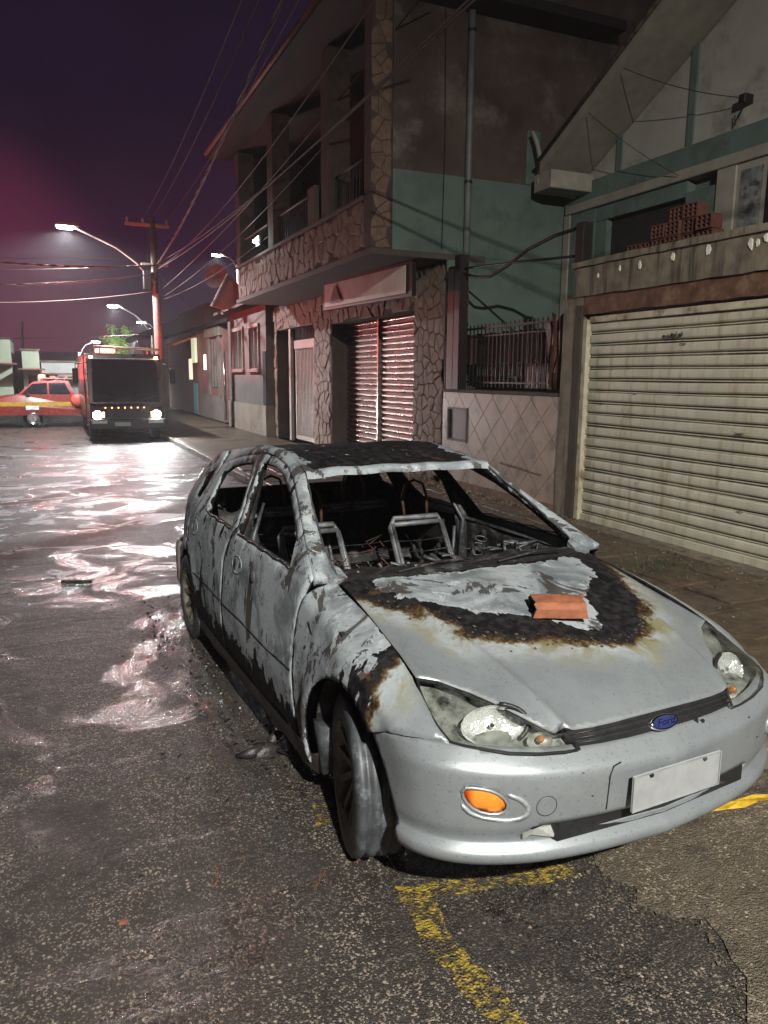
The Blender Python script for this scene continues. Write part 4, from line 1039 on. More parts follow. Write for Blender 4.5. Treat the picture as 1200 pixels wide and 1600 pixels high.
# hollow ends: clay on the right, shade of the hollow painted black on the left
for e_, s_ in ((0, -1), (NX, 1)):
    x = s_*Lb/2
    fr_ = [V[e_*nr+j] for j in range(nr)]; cxm = Vector((x, 0, Tb*.5)); inn = [tuple(cxm+(Vector(v)-cxm)*.74) for v in fr_]; dep = [(v[0]-s_*.10, v[1], v[2]) for v in inn]
    W_ = fr_+inn+dep; Fq = [(j, (j+1) % nr, nr+(j+1) % nr, nr+j) for j in range(nr)]+[(nr+j, nr+(j+1) % nr, 2*nr+(j+1) % nr, 2*nr+j) for j in range(nr)]+[tuple(2*nr+j for j in range(nr))]
    mesh('hollow_end', W_, Fq, M_brick if s_ > 0 else M_soot, hb, local=True)
def shard(name, label, x, y, z, s, mat, cat='brick'):
    V = [(random.uniform(-s, s), random.uniform(-s, s), 0) for _ in range(1)]+[(s*math.cos(a)*random.uniform(.7, 1.1), .7*s*math.sin(a)*random.uniform(.7, 1.1), 0) for a in (0, 1.2, 2.6, 3.9, 5.1)]
    V = V[1:]; T = [(v[0]*.8, v[1]*.75, s*random.uniform(.5, .8)) for v in V]
    o = mesh(name, [(v[0]+x, v[1]+y, v[2]+z) for v in V+T], [(4, 3, 2, 1, 0), (5, 6, 7, 8, 9)]+[(i, (i+1) % 5, 5+(i+1) % 5, 5+i) for i in range(5)], mat); return tag(o, label, cat)
shard('brick_chip', 'small orange chip of brick alone on the wet road', .11, 2.36, .003, .018, M_brick)
shard('stone', 'dark pebble lying beside the orange brick chip', .19, 2.58, .003, .010, M_soot, 'stone')
bar = MB().box(-.13, .13, -.022, .022, .004, .03, .006); bar.rot(Matrix.Translation((.11, 6.84, 0)) @ Matrix.Rotation(-.42, 4, 'Z')); o = bar.build('metal_bar', M_soot); tag(o, 'short charred bar lying flat on the road left of the car', 'bar')
# melted mirror and cable remains on the road
mir = thing('melted_mirror', 'melted black door mirror and arm fallen on the road beside the car', 'car mirror', (.86, 3.32, 0))
mb = MB(); mb.lathe([(0, .07), (.035, .062), (.062, .035), (.066, .004)], (.83, 3.30, 0), (0, 0, 1), 12); mb.rot(Matrix.Translation((.83, 3.3, 0)) @ Matrix.Diagonal((1.3, .8, .75, 1)) @ Matrix.Translation((-.83, -3.3, 0))); mb.build('mirror_shell', M_melt, mir, smooth=True)
mb = MB()
mb.tube([(.86, 3.32, .02), (.93, 3.38, .05), (.98, 3.46, .03), (1.05, 3.52, .05)], [.03, .022, .028, .015], 7); mb.tube([(.88, 3.28, .02), (.97, 3.14, .015), (1.05, 3.02, .01)], .010, 6); mb.tube([(.70, 3.30, .01), (.76, 3.27, .03), (.83, 3.30, .03)], [.012, .03, .03], 6)
mb.build('mirror_arm', M_melt, mir, smooth=True)
M_cu = simple('burnt_copper', (.45, .12, .06), .4, .5, 60, .3, 0)
wr = MB()
for i in range(7):
    x, y = 1.0+random.uniform(-.03, .03), 2.52+random.uniform(-.03, .03); P = [(x, y, .01)]
    a = random.uniform(-1.2, .2)
    for j in range(7): a += random.uniform(-.7, .7); x += .028*math.cos(a); y += .028*math.sin(a); P.append((x, y, .008+random.uniform(0, .018)))
    wr.tube(P, .0019, 5)
tag(wr.build('burnt_wires', M_cu), 'tangle of thin burnt copper wires by the front tyre', 'wire')
wr = MB()
for (x, y) in ((.98, 2.36), (.74, 2.26), (.42, 2.42)):
    P = []; a = random.uniform(0, 3)
    for j in range(6): P.append((x, y, .006+.006*(j % 2))); a += random.uniform(-.8, .8); x += .022*math.cos(a); y += .022*math.sin(a)
    wr.tube(P, .0015, 5)
tag(wr.build('loose_strands', M_cu), 'three loose strands of copper wire scattered on the road', 'wire')
# twisted yellow tape by the kerb
tp = MB(); P = [(2.30, 2.085, .012), (2.38, 2.065, .022), (2.47, 2.06, .016), (2.55, 2.035, .03), (2.66, 2.04, .02), (2.78, 2.0, .03)]
for q in range(3):
    V = []
    for i, p in enumerate(P):
        a = i*1.3+q; V += [(p[0], p[1]+.018*math.cos(a)+.012*q, p[2]+.010*math.sin(a)), (p[0]+.01, p[1]-.018*math.cos(a)+.012*q, p[2]-.008*math.sin(a)+.006)]
    tp.add(V, [(2*i, 2*i+1, 2*i+3, 2*i+2) for i in range(len(P)-1)])
tag(tp.build('yellow_tape', simple('yellow_plastic', (.55, .36, .03), .4, 0, 30, .4, .2, .002)), 'crumpled yellow plastic strip on the ground ahead of the bumper', 'tape')
for i, (x, y, s) in enumerate(((2.62, 2.32, .05), (2.72, 2.22, .035), (2.80, 2.40, .04))):
    shard('brick_shard', ['broken brick shard nearest the number plate end of the bumper', 'smallest brick shard in the gutter ahead of the car', 'brick shard lying against the kerb ahead of the car'][i], x, y, .003, s, M_brick)

# ================================================================== GARAGE FRONT (facade plane X = 5.66)
XF = 5.66
M_shut = simple('cream_painted_steel', (.54, .525, .42), .5, .1, 5, .14, .15, .003, dirt=(.36, .31, .20), dirt_sc=1.4, streak=True)
M_groove = simple('brown_groove', (.10, .075, .040), .7, 0, 9, .5, .3, .003)  # darker brown than the slat bands, used on the groove faces
M_conc = simple('stained_concrete', (.17, .145, .105), .8, 0, 7, .45, .7, .012, dirt=(.055, .048, .035), dirt_sc=2.0, streak=True)
M_wood = simple('weathered_beam', (.115, .055, .030), .7, 0, 9, .55, .8, .012, dirt=(.20, .13, .08), dirt_sc=5)
M_cream = simple('cream_frame', (.50, .46, .34), .55, 0, 8, .25, .4, .004, dirt=(.16, .11, .06), dirt_sc=5)
gar = thing('garage', 'roller-shutter garage front with stained concrete lintel and rotten timber beam', 'garage', (XF, 5.0, .1))
sh = mesh('roller_shutter', *(lambda m: (m.V, m.F))(MB().box(XF+.09, XF+.12, 2.0, 7.16, .13, 2.44)), M_shut, gar, label='cream ribbed roller shutter')
NS = 17; z0, z1 = .20, 2.40; hh = (z1-z0)/NS
# slat section: broad pale band with two sharp ribs
prof = [(.0, 0), (.0, .055), (.024, .085), (.024, .150), (.0, .175), (.0, .235), (.032, .290), (.040, .40), (.042, .62), (.040, .86), (.032, .97), (.0, 1.0)]
ys = np.linspace(2.0, 7.15, 30); npf = len(prof)
slat_mes = []
for v_ in range(6):
    V = []; ph = random.uniform(0, 6)
    for yy in ys:
        w_ = .0035*math.sin(yy*1.1+ph)+.0025*math.sin(yy*2.7+ph*2); q_ = .004*math.sin(yy*1.9+ph*1.3)+random.uniform(-.0012, .0012)
        for (d, t) in prof: V.append((-d-q_, yy-4.5, t*hh+w_))
    SF = [(i*npf+j, i*npf+j+1, (i+1)*npf+j+1, (i+1)*npf+j) for i in range(len(ys)-1) for j in range(npf-1)]
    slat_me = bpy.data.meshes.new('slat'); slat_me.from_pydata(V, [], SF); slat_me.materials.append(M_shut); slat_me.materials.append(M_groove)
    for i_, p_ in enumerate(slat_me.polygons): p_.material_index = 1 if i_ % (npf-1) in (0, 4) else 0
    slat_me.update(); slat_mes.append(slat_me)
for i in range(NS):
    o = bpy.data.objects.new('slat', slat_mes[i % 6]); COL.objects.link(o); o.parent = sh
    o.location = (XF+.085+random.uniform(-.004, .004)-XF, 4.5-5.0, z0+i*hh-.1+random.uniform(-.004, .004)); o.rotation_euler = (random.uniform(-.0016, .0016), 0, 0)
B('bottom_rail', M_shut, gar, XF+.03, XF+.085, 2.0, 7.15, .125, .205, .006)
B('shutter_guide', M_cream, gar, XF-.005, XF+.07, 7.13, 7.21, .12, 2.44, .006)
B('head_rail', M_cream, gar, XF+.02, XF+.08, 2.0, 7.13, 2.402, 2.47, .006)
def rough_box(name, mat, par, x0, x1, y0, y1, z0, z1, jit, seg=.12, label=None):
    bm = bmesh.new(); bmesh.ops.create_cube(bm, size=1)
    for v in bm.verts: v.co = Vector(((x0+x1)/2+v.co.x*(x1-x0), (y0+y1)/2+v.co.y*(y1-y0), (z0+z1)/2+v.co.z*(z1-z0)))
    n = 3
    for ax, L in ((1, y1-y0), (2, z1-z0)):
        cuts = max(0, int(L/seg))
        for c in range(1, cuts):
            co = Vector((0, 0, 0)); co[ax] = (y0 if ax == 1 else z0)+L*c/cuts; no = Vector((0, 0, 0)); no[ax] = 1
            bmesh.ops.bisect_plane(bm, geom=bm.verts[:]+bm.edges[:]+bm.faces[:], plane_co=co, plane_no=no)
    for v in bm.verts:
        v.co += Vector((random.uniform(-jit, jit)*.6, random.uniform(-jit, jit)*.4, random.uniform(-jit, jit)))
    bm.verts.index_update(); V = [v.co[:] for v in bm.verts]; F = [[v.index for v in f.verts] for f in bm.faces]; bm.free()
    return mesh(name, V, F, mat, par, label=label)
ln = rough_box('lintel', M_conc, gar, XF-.035, XF+.30, 1.8, 7.38, 2.70, 3.02, .006, .18, label='water-stained concrete lintel')
rough_box('lintel_cap', M_conc, gar, XF-.06, XF+.32, 1.8, 7.40, 3.022, 3.085, .005, .2)
rough_box('timber_beam', M_wood, gar, XF-.01, XF+.22, 1.8, 7.27, 2.50, 2.698, .009, .2, label='rotten brown timber beam')
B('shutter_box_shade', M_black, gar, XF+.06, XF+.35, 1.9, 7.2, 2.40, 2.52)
rough_box('pillar', M_conc, gar, XF-.02, XF+.25, 7.22, 7.56, .10, 2.70, .006, .25)
rough_box('drain_strip', simple('dark_stained_render', (.045, .035, .025), .8, 0, 6, .5, .6, .01), gar, XF-.03, XF+.02, 7.215, 7.33, .10, 2.6, .004, .25)
rough_box('threshold', M_conc, gar, XF-.22, XF+.02, 2.0, 7.2, .10, .132, .006, .3)
M_wh = simple('white_flake', (.72, .70, .60), .6, 0, 20, .15, 0)
for (yy, zz, s) in ((6.95, 2.90, .022), (6.60, 2.93, .030), (6.30, 2.93, .034), (5.85, 2.95, .045), (5.42, 2.96, .055), (4.95, 2.93, .05), (4.88, 2.93, .035), (4.80, 2.96, .04)):
    P = [(yy+s*.6*math.cos(a)*random.uniform(.5, 1.1), zz+s*math.sin(a)*random.uniform(.6, 1.3)) for a in np.linspace(.3, 6.2, 7)]
    MB().prism(P, 0, XF-.046, XF-.030).build('paint_flake', M_wh, ln)
# scribble and scuffs on the shutter
M_ink = simple('black_scrawl', (.012, .015, .013), .6, 0, 20, .2, 0)
mb = MB()
for i in range(26):
    y0_ = 5.99-.010*i+random.uniform(-.01, .01); zc = 2.205+random.uniform(-.012, .012)
    mb.tube([(XF+.030, y0_+random.uniform(-.012, .012), zc+random.uniform(-.022, .022)) for _ in range(4)], .0032, 4)
mb.build('scrawl', M_ink, sh)
mb = MB()
for (y0_, z_, L) in ((5.75, 2.12, .10), (6.35, 1.62, .05), (6.2, .62, .22), (5.0, 1.3, .10), (6.9, 1.5, .06), (4.9, .6, .08), (5.9, 2.0, .04)):
    for q in range(3): mb.tube([(XF+.034, y0_+random.uniform(-.02, .02), z_+random.uniform(-.01, .01)), (XF+.034, y0_-L*random.uniform(.4, 1), z_+random.uniform(-.012, .012))], .0025, 4)
mb.build('scuff', M_ink, sh)
# side and back of the garage so it stands as a building
B('side_wall', M_conc, gar, XF+.30, 7.6, 7.30, 7.45, .1, 2.98); B('flat_roof', M_conc, gar, XF+.32, 7.78, 1.8, 7.38, 2.86, 2.98)

# ================================================================== LOW TILED WALL
M_tile = simple('pinkish_tile', (.31, .235, .185), .42, 0, 3.2, .22, .15, .002, dirt=(.17, .14, .10), dirt_sc=3.5)
M_grout = simple('dark_grout', (.085, .050, .035), .85, 0, 14, .5, .5, .004)
lw = thing('tiled_wall', 'low street wall clad in pinkish square tiles set diagonally', 'wall', (5.70, 9.0, .1))
B('wall_core', M_grout, lw, 5.70, 5.90, 7.57, 10.62, .10, 1.56)
rough_box('footing', simple('crumbling_footing', (.16, .10, .07), .85, 0, 10, .5, .8, .01), lw, 5.655, 5.70, 7.57, 10.62, .10, .215, .012, .07)
rough_box('coping', simple('coping_dark', (.07, .05, .04), .8, 0, 10, .5, .5, .006), lw, 5.675, 5.92, 7.57, 10.62, 1.562, 1.60, .004, .2)
def clip(P, a, b, c):   # keep a*x+b*y<=c
    R = []
    for i in range(len(P)):
        p, q = P[i], P[(i+1) % len(P)]; dp, dq = a*p[0]+b*p[1]-c, a*q[0]+b*q[1]-c
        if dp <= 0: R.append(p)
        if (dp < 0 < dq) or (dq < 0 < dp): t = dp/(dp-dq); R.append((p[0]+(q[0]-p[0])*t, p[1]+(q[1]-p[1])*t))
    return R
def area(P): return abs(sum(P[i][0]*P[(i+1) % len(P)][1]-P[(i+1) % len(P)][0]*P[i][1] for i in range(len(P))))/2
yA, yB, zA, zB = 7.58, 10.61, .215, 1.555
ny0, ny1, nz0, nz1 = 9.83, 10.44, .82, 1.33      # meter niche
d = .235
for i in range(-3, 20):
    for j in range(-3, 12):
        cy_, cz_ = 7.5+i*d, .1+j*d
        if (i+j) % 2: continue
        g_ = .006; q = d-g_
        P = [(cy_-q, cz_), (cy_, cz_-q), (cy_+q, cz_), (cy_, cz_+q)]
        for (a, b_, c) in ((1, 0, yB), (-1, 0, -yA), (0, 1, zB), (0, -1, -zA)): P = clip(P, a, b_, c) if P else P
        if len(P) < 3 or area(P) < .0008: continue
        pieces = [P]
        if max(p[0] for p in P) > ny0 and min(p[0] for p in P) < ny1 and max(p[1] for p in P) > nz0 and min(p[1] for p in P) < nz1:
            pieces = [clip(P, 1, 0, ny0), clip(P, -1, 0, -ny1), clip(clip(clip(P, 1, 0, ny1), -1, 0, -ny0), 0, 1, nz0), clip(clip(clip(P, 1, 0, ny1), -1, 0, -ny0), 0, -1, -nz1)]
        for Pq in pieces:
            if len(Pq) >= 3 and area(Pq) > .0008:
                dx = random.uniform(0, .004); MB().prism(Pq, 0, 5.682-dx, 5.70).build('tile', M_tile, lw)
nb = mesh('meter_niche', *(lambda m: (m.V, m.F))(MB().box(5.695, 5.699, ny0+.04, ny1-.04, nz0+.03, nz1-.03)), simple('niche_dark', (.05, .035, .03), .5, 0, 8, .4, .2, .003), lw, label='dark meter niche')
mb = MB()
for (a0, a1, b0, b1) in ((ny0, ny1, nz0, nz0+.03), (ny0, ny1, nz1-.03, nz1), (ny0, ny0+.035, nz0+.03, nz1-.03), (ny1-.035, ny1, nz0+.03, nz1-.03)): mb.box(5.665, 5.70, a0, a1, b0, b1)
mb.build('niche_frame', simple('niche_frame', (.035, .028, .025), .6), nb)
# narrow pilaster with niche at the left end and a stain line on the tiles
mb = MB()
for i in range(14): mb.add([(5.676, 8.9-.07*i, .60-.004*i), (5.676, 8.9-.07*(i+1), .60-.004*(i+1)), (5.676, 8.9-.07*(i+1), .62-.004*(i+1)+random.uniform(0, .02)), (5.676, 8.9-.07*i, .62-.004*i+random.uniform(0, .02))], [(0, 1, 2, 3)])
mb.build('stain_line', simple('brown_stain', (.13, .09, .065), .8), lw)

# railing standing on the wall
M_iron = simple('black_iron', (.018, .014, .014), .5, .3, 20, .4, .2, .002)
M_brown = simple('brown_sheet', (.035, .016, .013), .6, 0, 8, .5, .3, .006)
rl = thing('railing', 'black iron railing on top of the tiled wall', 'railing', (5.8, 9.0, 1.6))
B('top_rail', M_iron, rl, 5.79, 5.82, 7.62, 10.3, 2.47, 2.50); B('bottom_rail', M_iron, rl, 5.79, 5.82, 7.62, 10.3, 1.70, 1.725); B('middle_rail', M_iron, rl, 5.79, 5.82, 7.62, 10.3, 2.36, 2.38)
bal = bpy.data.meshes.new('baluster'); m_ = MB().box(-.008, .008, -.008, .008, -.43, .46); bal.from_pydata(m_.V, [], m_.F); bal.materials.append(M_iron)
for i in range(25):
    o = bpy.data.objects.new('baluster', bal); COL.objects.link(o); o.parent = rl; o.location = (.005, -1.33+i*.107, .48)
# brown sheeting and white panels behind the rails
sheet = MB(); V = []
for i in range(40):
    yy = 8.05+(10.35-8.05)*i/39
    for z_ in (1.98, 2.2, 2.42): V.append((5.93+.02*math.sin(i*1.7), yy, z_+.01*math.sin(i)))
sheet.add(V, [(i*3+j, (i+1)*3+j, (i+1)*3+j+1, i*3+j+1) for i in range(39) for j in range(2)]); tag(sheet.build('corrugated_sheet', M_brown, smooth=True), 'dark brown corrugated sheet fixed behind the black railing', 'sheet')
B_ = MB().box(6.0, 6.02, 7.97, 8.86, 1.64, 2.00, .004).build('white_board', simple('white_panel', (.62, .64, .60), .5, 0, 6, .15, .1, .002)); tag(B_, 'white board leaning behind the railing above the tiled wall', 'board')
for i in range(6):
    B_ = MB().box(6.0, 6.1, 8.98+i*.22, 9.12+i*.22, 1.80, 1.98, .01).build('white_block', simple('grey_white_block', (.28, .26, .24), .6, 0, 6, .3, .2, .002)); tag(B_, ['pale block directly beside the white board behind the railing', 'second pale block from the white board behind the railing', 'third pale block from the white board behind the railing', 'third pale block from the black gate post, behind the railing', 'second pale block from the black gate post, behind the railing', 'pale block nearest the black gate post, behind the railing'][i], 'block', 'pale blocks in a row behind the railing')
B_ = MB().box(5.99, 6.3, 7.58, 10.6, 1.2, 1.60).build('yard_ledge', M_brown); tag(B_, 'dark ledge inside the yard carrying the white board', 'ledge')
tarp = MB(); V = []
for i in range(12):
    for j in range(9):
        V.append((5.77-.05*math.sin(i*1.6+j*.4)-.03*random.random(), 7.60+i*.036+.02*math.sin(j), 1.64+j*.11+(.06*math.sin(i*1.1) if j == 8 else 0)))
tarp.add(V, [(i*9+j, (i+1)*9+j, (i+1)*9+j+1, i*9+j+1) for i in range(11) for j in range(8)]); tag(tarp.build('draped_tarpaulin', simple('rust_tarp', (.075, .026, .018), .5, 0, 12, .5, .4, .01), smooth=True), 'rust-brown tarpaulin draped over the right end of the railing', 'tarpaulin')
# steel gate portal with bent bars
gp = thing('gate_portal', 'black steel portal posts with a sagging bent bar between them', 'gate frame', (5.7, 9.0, 1.6))
B('post', M_iron, gp, 5.62, 5.76, 10.05, 10.22, 1.60, 3.55, .004); B('post', M_iron, gp, 5.66, 5.78, 10.30, 10.50, 1.60, 3.42, .004); B('post', M_iron, gp, 5.62, 5.75, 7.24, 7.38, 3.086, 3.52, .004)
MB().tube([(5.70, 10.1, 3.36), (5.70, 8.7, 3.27), (5.70, 7.35, 3.17)], .016, 6).build('cross_bar', M_iron, gp, smooth=True)
MB().tube([(5.70, 10.05, 3.28), (5.70, 9.75, 3.20), (5.70, 9.35, 3.16), (5.70, 8.95, 3.24), (5.70, 8.45, 3.39), (5.70, 7.9, 3.47), (5.70, 7.35, 3.49)], .022, 7).build('bent_bar', M_iron, gp, smooth=True)
# yard behind, seen over the wall
mesh('yard_floor', [(5.9, 7.5, 1.1), (7.85, 7.5, 1.1), (7.85, 10.6, 1.1), (5.9, 10.6, 1.1)], [(0, 1, 2, 3)], M_pave, kind='structure')

# ================================================================== HOUSE SET BACK (facade X = 7.85)
XH = 7.85
M_teal = simple('teal_render', (.125, .175, .155), .75, 0, 3, .2, .3, .006, dirt=(.09, .115, .10), dirt_sc=2)
M_ofw = simple('offwhite_render', (.43, .42, .37), .75, 0, 2.5, .15, .3, .006, dirt=(.24, .23, .20), dirt_sc=1.5)
M_trimw = simple('cream_trim', (.32, .30, .25), .7, 0, 5, .2, .3, .004)
hs = thing('gabled_house', 'old single-storey house with off-white gable and teal walls behind the garage', 'house', (XH, 8.0, .1))
B('wall', M_teal, hs, XH+.16, XH+.30, 3.0, 10.64, .1, 4.78)
B('wall_panel', M_teal, hs, XH, XH+.158, 9.86, 10.64, .1, 4.44); B('wall_panel', M_teal, hs, XH, XH+.158, 7.52, 8.02, 1.5, 4.20)
# gable field with rake rising to the right
gy0, gz0 = 10.25, 4.78; sl_ = (6.05-4.80)/(10.15-7.78)
P = [(10.64, 4.78), (10.25, 4.82)]+[(10.25-t, 4.82+t*sl_) for t in (1, 2, 3, 4, 4.6)]+[(5.6-1.2, 4.82+4.6*sl_-.64), (3.0, 5.4), (3.0, 4.78)]
MB().prism(P, 0, XH+.05, XH+.28).build('gable', M_ofw, hs, label='off-white gable field')
for yy, zt in ((9.42, 5.30), (8.06, 6.02), (6.6, 6.6)):
    B('gable_strip', M_teal, hs, XH+.022, XH+.048, yy-.055, yy+.055, 4.79, zt)
B('band', M_teal, hs, XH-.02, XH+.16, 3.0, 10.64, 4.50, 4.775, .006); B('moulding', M_trimw, hs, XH-.05, XH+.155, 3.0, 10.55, 4.36, 4.495, .01)
B('corner_trim', M_trimw, hs, XH-.03, XH-.001, 10.45, 10.60, .5, 4.355, .004)
B('corner_trim', M_trimw, hs, XH-.03, XH+.155, 7.20, 7.50, 1.5, 4.355, .01)
# recessed porch opening
B('porch_lintel', M_teal, hs, XH+.01, XH+.155, 8.02, 9.86, 4.15, 4.355)
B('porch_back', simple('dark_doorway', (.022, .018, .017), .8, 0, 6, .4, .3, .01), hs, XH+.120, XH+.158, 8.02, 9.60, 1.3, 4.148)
B('porch_reveal', M_teal, hs, XH+.02, XH+.15, 9.602, 9.858, 1.3, 4.148)
# patterned window with floral pane
wf = B('window', M_trimw, hs, XH-.005, XH+.158, 6.35, 7.198, 3.2, 4.355, .006)
B('pane', simple('old_patterned_glass', (.20, .21, .20), .4, 0, 11, .5, .3, .004, dirt=(.05, .05, .05), dirt_sc=8), wf, XH-.012, XH-.006, 6.82, 7.14, 3.3, 4.27)
B('pane', simple('dark_glass', (.02, .018, .02), .2), wf, XH-.012, XH-.006, 6.40, 6.76, 3.3, 4.27)
mb = MB()
for (y_, z_) in ((6.98, 4.08), (6.98, 3.84), (6.98, 3.6), (7.06, 3.96), (7.06, 3.72), (6.9, 3.72), (6.9, 3.96)):
    for k_ in range(4): a = k_*math.pi/2+.78; mb.lathe([(0, .002), (.012, .001)], (XH-.013, y_+.018*math.cos(a), z_+.018*math.sin(a)), (-1, 0, 0), 6)
mb.build('pane_motif', simple('motif_grey', (.09, .10, .11), .5), wf)
# eaves: fascia, soffit, box end
def rake(y): return 4.86+(10.2-y)*sl_
y_a, y_b = 10.22, 4.0
V = []
for yy in (y_a, y_b):
    z = rake(yy); V += [(7.05, yy, z), (7.05, yy, z+.17), (7.22, yy, z+.20), (8.4, yy, z+.20), (8.4, yy, z+.02), (7.12, yy, z-.0)]
mesh('verge_board', V, [(0, 1, 7, 6), (1, 2, 8, 7), (2, 3, 9, 8), (3, 4, 10, 9), (4, 5, 11, 10), (5, 0, 6, 11), (0, 5, 4, 3, 2, 1), (6, 7, 8, 9, 10, 11)], M_trimw, hs)
MB().tube([(7.02, y_a, rake(y_a)+.17), (7.02, y_b, rake(y_b)+.17)], .028, 8).build('verge_tiles', M_conc, hs, smooth=True)
mb = MB(); mb.box(7.08, XH+.02, 9.95, 10.40, 4.60, 4.86, .01); mb.build('eaves_box', M_trimw, hs)
MB().tube([(7.05, 10.45, 5.50), (7.10, 10.40, 5.35), (7.16, 10.34, 5.05), (7.10, 10.3, 4.75), (7.12, 10.28, 4.62), (7.8, 10.3, 4.60)], .035, 8).build('gutter_pipe', M_trimw, hs, smooth=True)
# wire and small camera box on the gable
cb = MB().cbox(XH-.10, XH+.045, 7.10, 7.20, 5.02, 5.12, .006).build('junction_box', M_iron); tag(cb, 'small black camera box fixed to the white gable', 'camera box')
wr = MB(); wr.tube([(XH-.1+(7.04-XH+.1)*t, 7.16+(8.43-7.16)*t, 5.08+(5.72-5.08)*t-.06*4*t*(1-t)) for t in np.linspace(0, 1, 12)], .006, 4); tag(wr.build('wire', M_iron), 'thin wire running from the gable box up to the verge', 'wire')
wr = MB(); wr.tube([(XH-.08+(7.04-XH+.08)*t, 8.1+(9.1-8.1)*t, 4.42+(5.38-4.42)*t-.05*4*t*(1-t)) for t in np.linspace(0, 1, 12)], .005, 4); tag(wr.build('wire', M_iron), 'thin wire sagging from the cream moulding to the verge', 'wire')
wr = MB(); wr.tube([(XH-.02, 7.15, 5.04), (XH-.04, 7.22, 4.90), (XH-.01, 7.30, 4.82), (XH, 7.32, 4.95)], .006, 4); tag(wr.build('wire', M_iron), 'loop of black wire hanging under the camera box', 'wire')
# heap of hollow bricks on the garage roof
hp_ = thing('brick_heap', 'stepped heap of red hollow bricks behind the concrete lintel', 'brick heap', (6.2, 6.6, 2.98))
hbm = MB(); bw, bh_, bl_ = .19, .14, .27
for a in range(4):
    t = .012+a*(bw-.012)/3
hbm.box(-.08, .08, -bw/2, bw/2, 0, .012); hbm.box(-.08, .08, -bw/2, bw/2, bh_-.012, bh_)
for i in range(4): y_ = -bw/2+i*(bw-.012)/3; hbm.box(-.08, .08, y_, y_+.012, .012, bh_-.012)
for z_ in (.045, .085): hbm.box(-.079, .079, -bw/2+.012, bw/2-.012, z_, z_+.008)
hbm.box(.05, .06, -bw/2+.004, bw/2-.004, .004, bh_-.004)
hme = bpy.data.meshes.new('brick'); hme.from_pydata(hbm.V, [], hbm.F); hme.materials.append(simple('red_hollow_clay', (.095, .032, .021), .8, 0, 14, .4, .3, .004))
for i in range(7):
    for j in range([1, 2, 2, 3, 4, 4, 3][i]):
        o = bpy.data.objects.new('brick', hme); COL.objects.link(o); o.parent = hp_
        o.location = (random.uniform(-.03, .03), .62-i*.205, .0+j*.146); o.rotation_euler = (0, 0, random.uniform(-.08, .08))

# ================================================================== STONE-CLAD TWO-STOREY BUILDING
M_stone = simple('sandstone_slab', (.155, .095, .065), .7, 0, 9, .38, .8, .012, dirt=(.11, .065, .042), dirt_sc=4)
M_joint = simple('stone_joint', (.062, .040, .029), .9, 0, 14, .5, .4, .004)
M_raw = simple('stained_brown_render', (.075, .052, .042), .9, 0, 1.1, .6, .8, .02, dirt=(.155, .125, .105), dirt_sc=1.3)
M_teal2 = simple('teal_side_wall', (.105, .155, .130), .75, 0, 1.6, .18, .4, .008, dirt=(.075, .11, .095), dirt_sc=2)
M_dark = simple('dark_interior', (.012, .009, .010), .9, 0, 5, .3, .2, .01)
M_col = simple('rough_column_render', (.060, .038, .030), .85, 0, 8, .45, .8, .015)
sb = thing('stone_building', 'two-storey building clad in rough stone slabs with an overhanging balcony', 'building', (5.7, 15.0, .1))
YG = 10.66
# cores
B('wall', M_joint, sb, 5.735, 6.0, 10.70, 11.79, .1, 3.60); B('wall', M_joint, sb, 5.735, 6.0, 15.94, 17.13, .1, 3.60); B('wall', M_joint, sb, 5.735, 6.0, 20.28, 20.58, .1, 3.60)
B('wall', M_joint, sb, 5.735, 6.0, 11.79, 15.94, 2.90, 3.60); B('wall', M_joint, sb, 5.735, 6.0, 17.13, 20.28, 2.98, 3.60)
M_rev = simple('reveal_render', (.075, .056, .048), .8, 0, 6, .3, .4, .006)
B('reveal', M_rev, sb, 5.74, 6.55, 15.92, 15.99, .1, 2.9); B('reveal', M_rev, sb, 5.74, 6.55, 11.74, 11.80, .1, 2.9)
B('side_wall', M_teal2, sb, 5.735, 8.2, YG, YG+.30, .1, 3.62)
B('side_wall', M_teal2, sb, 4.80, 8.2, YG+.0, YG+.30, 3.625, 4.78)
B('side_wall', M_raw, sb, 4.80, 7.098, YG+.006, YG+.30, 4.783, 9.2)
B('side_wall', M_raw, sb, 7.352, 12, YG+.006, YG+.30, 4.783, 9.2); B('side_wall', M_raw, sb, 7.10, 7.35, YG+.006, YG+.30, 5.602, 9.2)
MB().cbox(7.10, 7.35, YG-.02, YG+.28, 4.785, 5.60, .02).build('party_wall_stub', M_teal2, sb)
B('side_wall', M_teal2, sb, 8.2, 12, YG+.01, YG+.30, .1, 4.78)
# crazy-paving stones built from voronoi cells
def voro(u0, u1, v0, v1, su, sv, gap, seed):
    rnd = random.Random(seed); nu = max(1, round((u1-u0)/su)); nv = max(1, round((v1-v0)/sv)); du, dv = (u1-u0)/nu, (v1-v0)/nv
    S = {(i, j): (u0+(i+.5+(rnd.random()-.5)*.95)*du, v0+(j+.5+(rnd.random()-.5)*.95)*dv) for i in range(-1, nu+1) for j in range(-1, nv+1)}
    out_ = []
    for i in range(nu):
        for j in range(nv):
            p = S[(i, j)]; P = [(u0+gap/2, v0+gap/2), (u1-gap/2, v0+gap/2), (u1-gap/2, v1-gap/2), (u0+gap/2, v1-gap/2)]
            for a in range(-2, 3):
                for b_ in range(-2, 3):
                    q = S.get((i+a, j+b_))
                    if q is None or (a == 0 and b_ == 0): continue
                    nx, ny = q[0]-p[0], q[1]-p[1]; L = math.hypot(nx, ny); nx /= L; ny /= L
                    c = nx*(p[0]+q[0])/2+ny*(p[1]+q[1])/2-gap/2
                    P = clip(P, nx, ny, c) if P else P
            if len(P) >= 3 and area(P) > .0012: out_.append(P)
    return out_
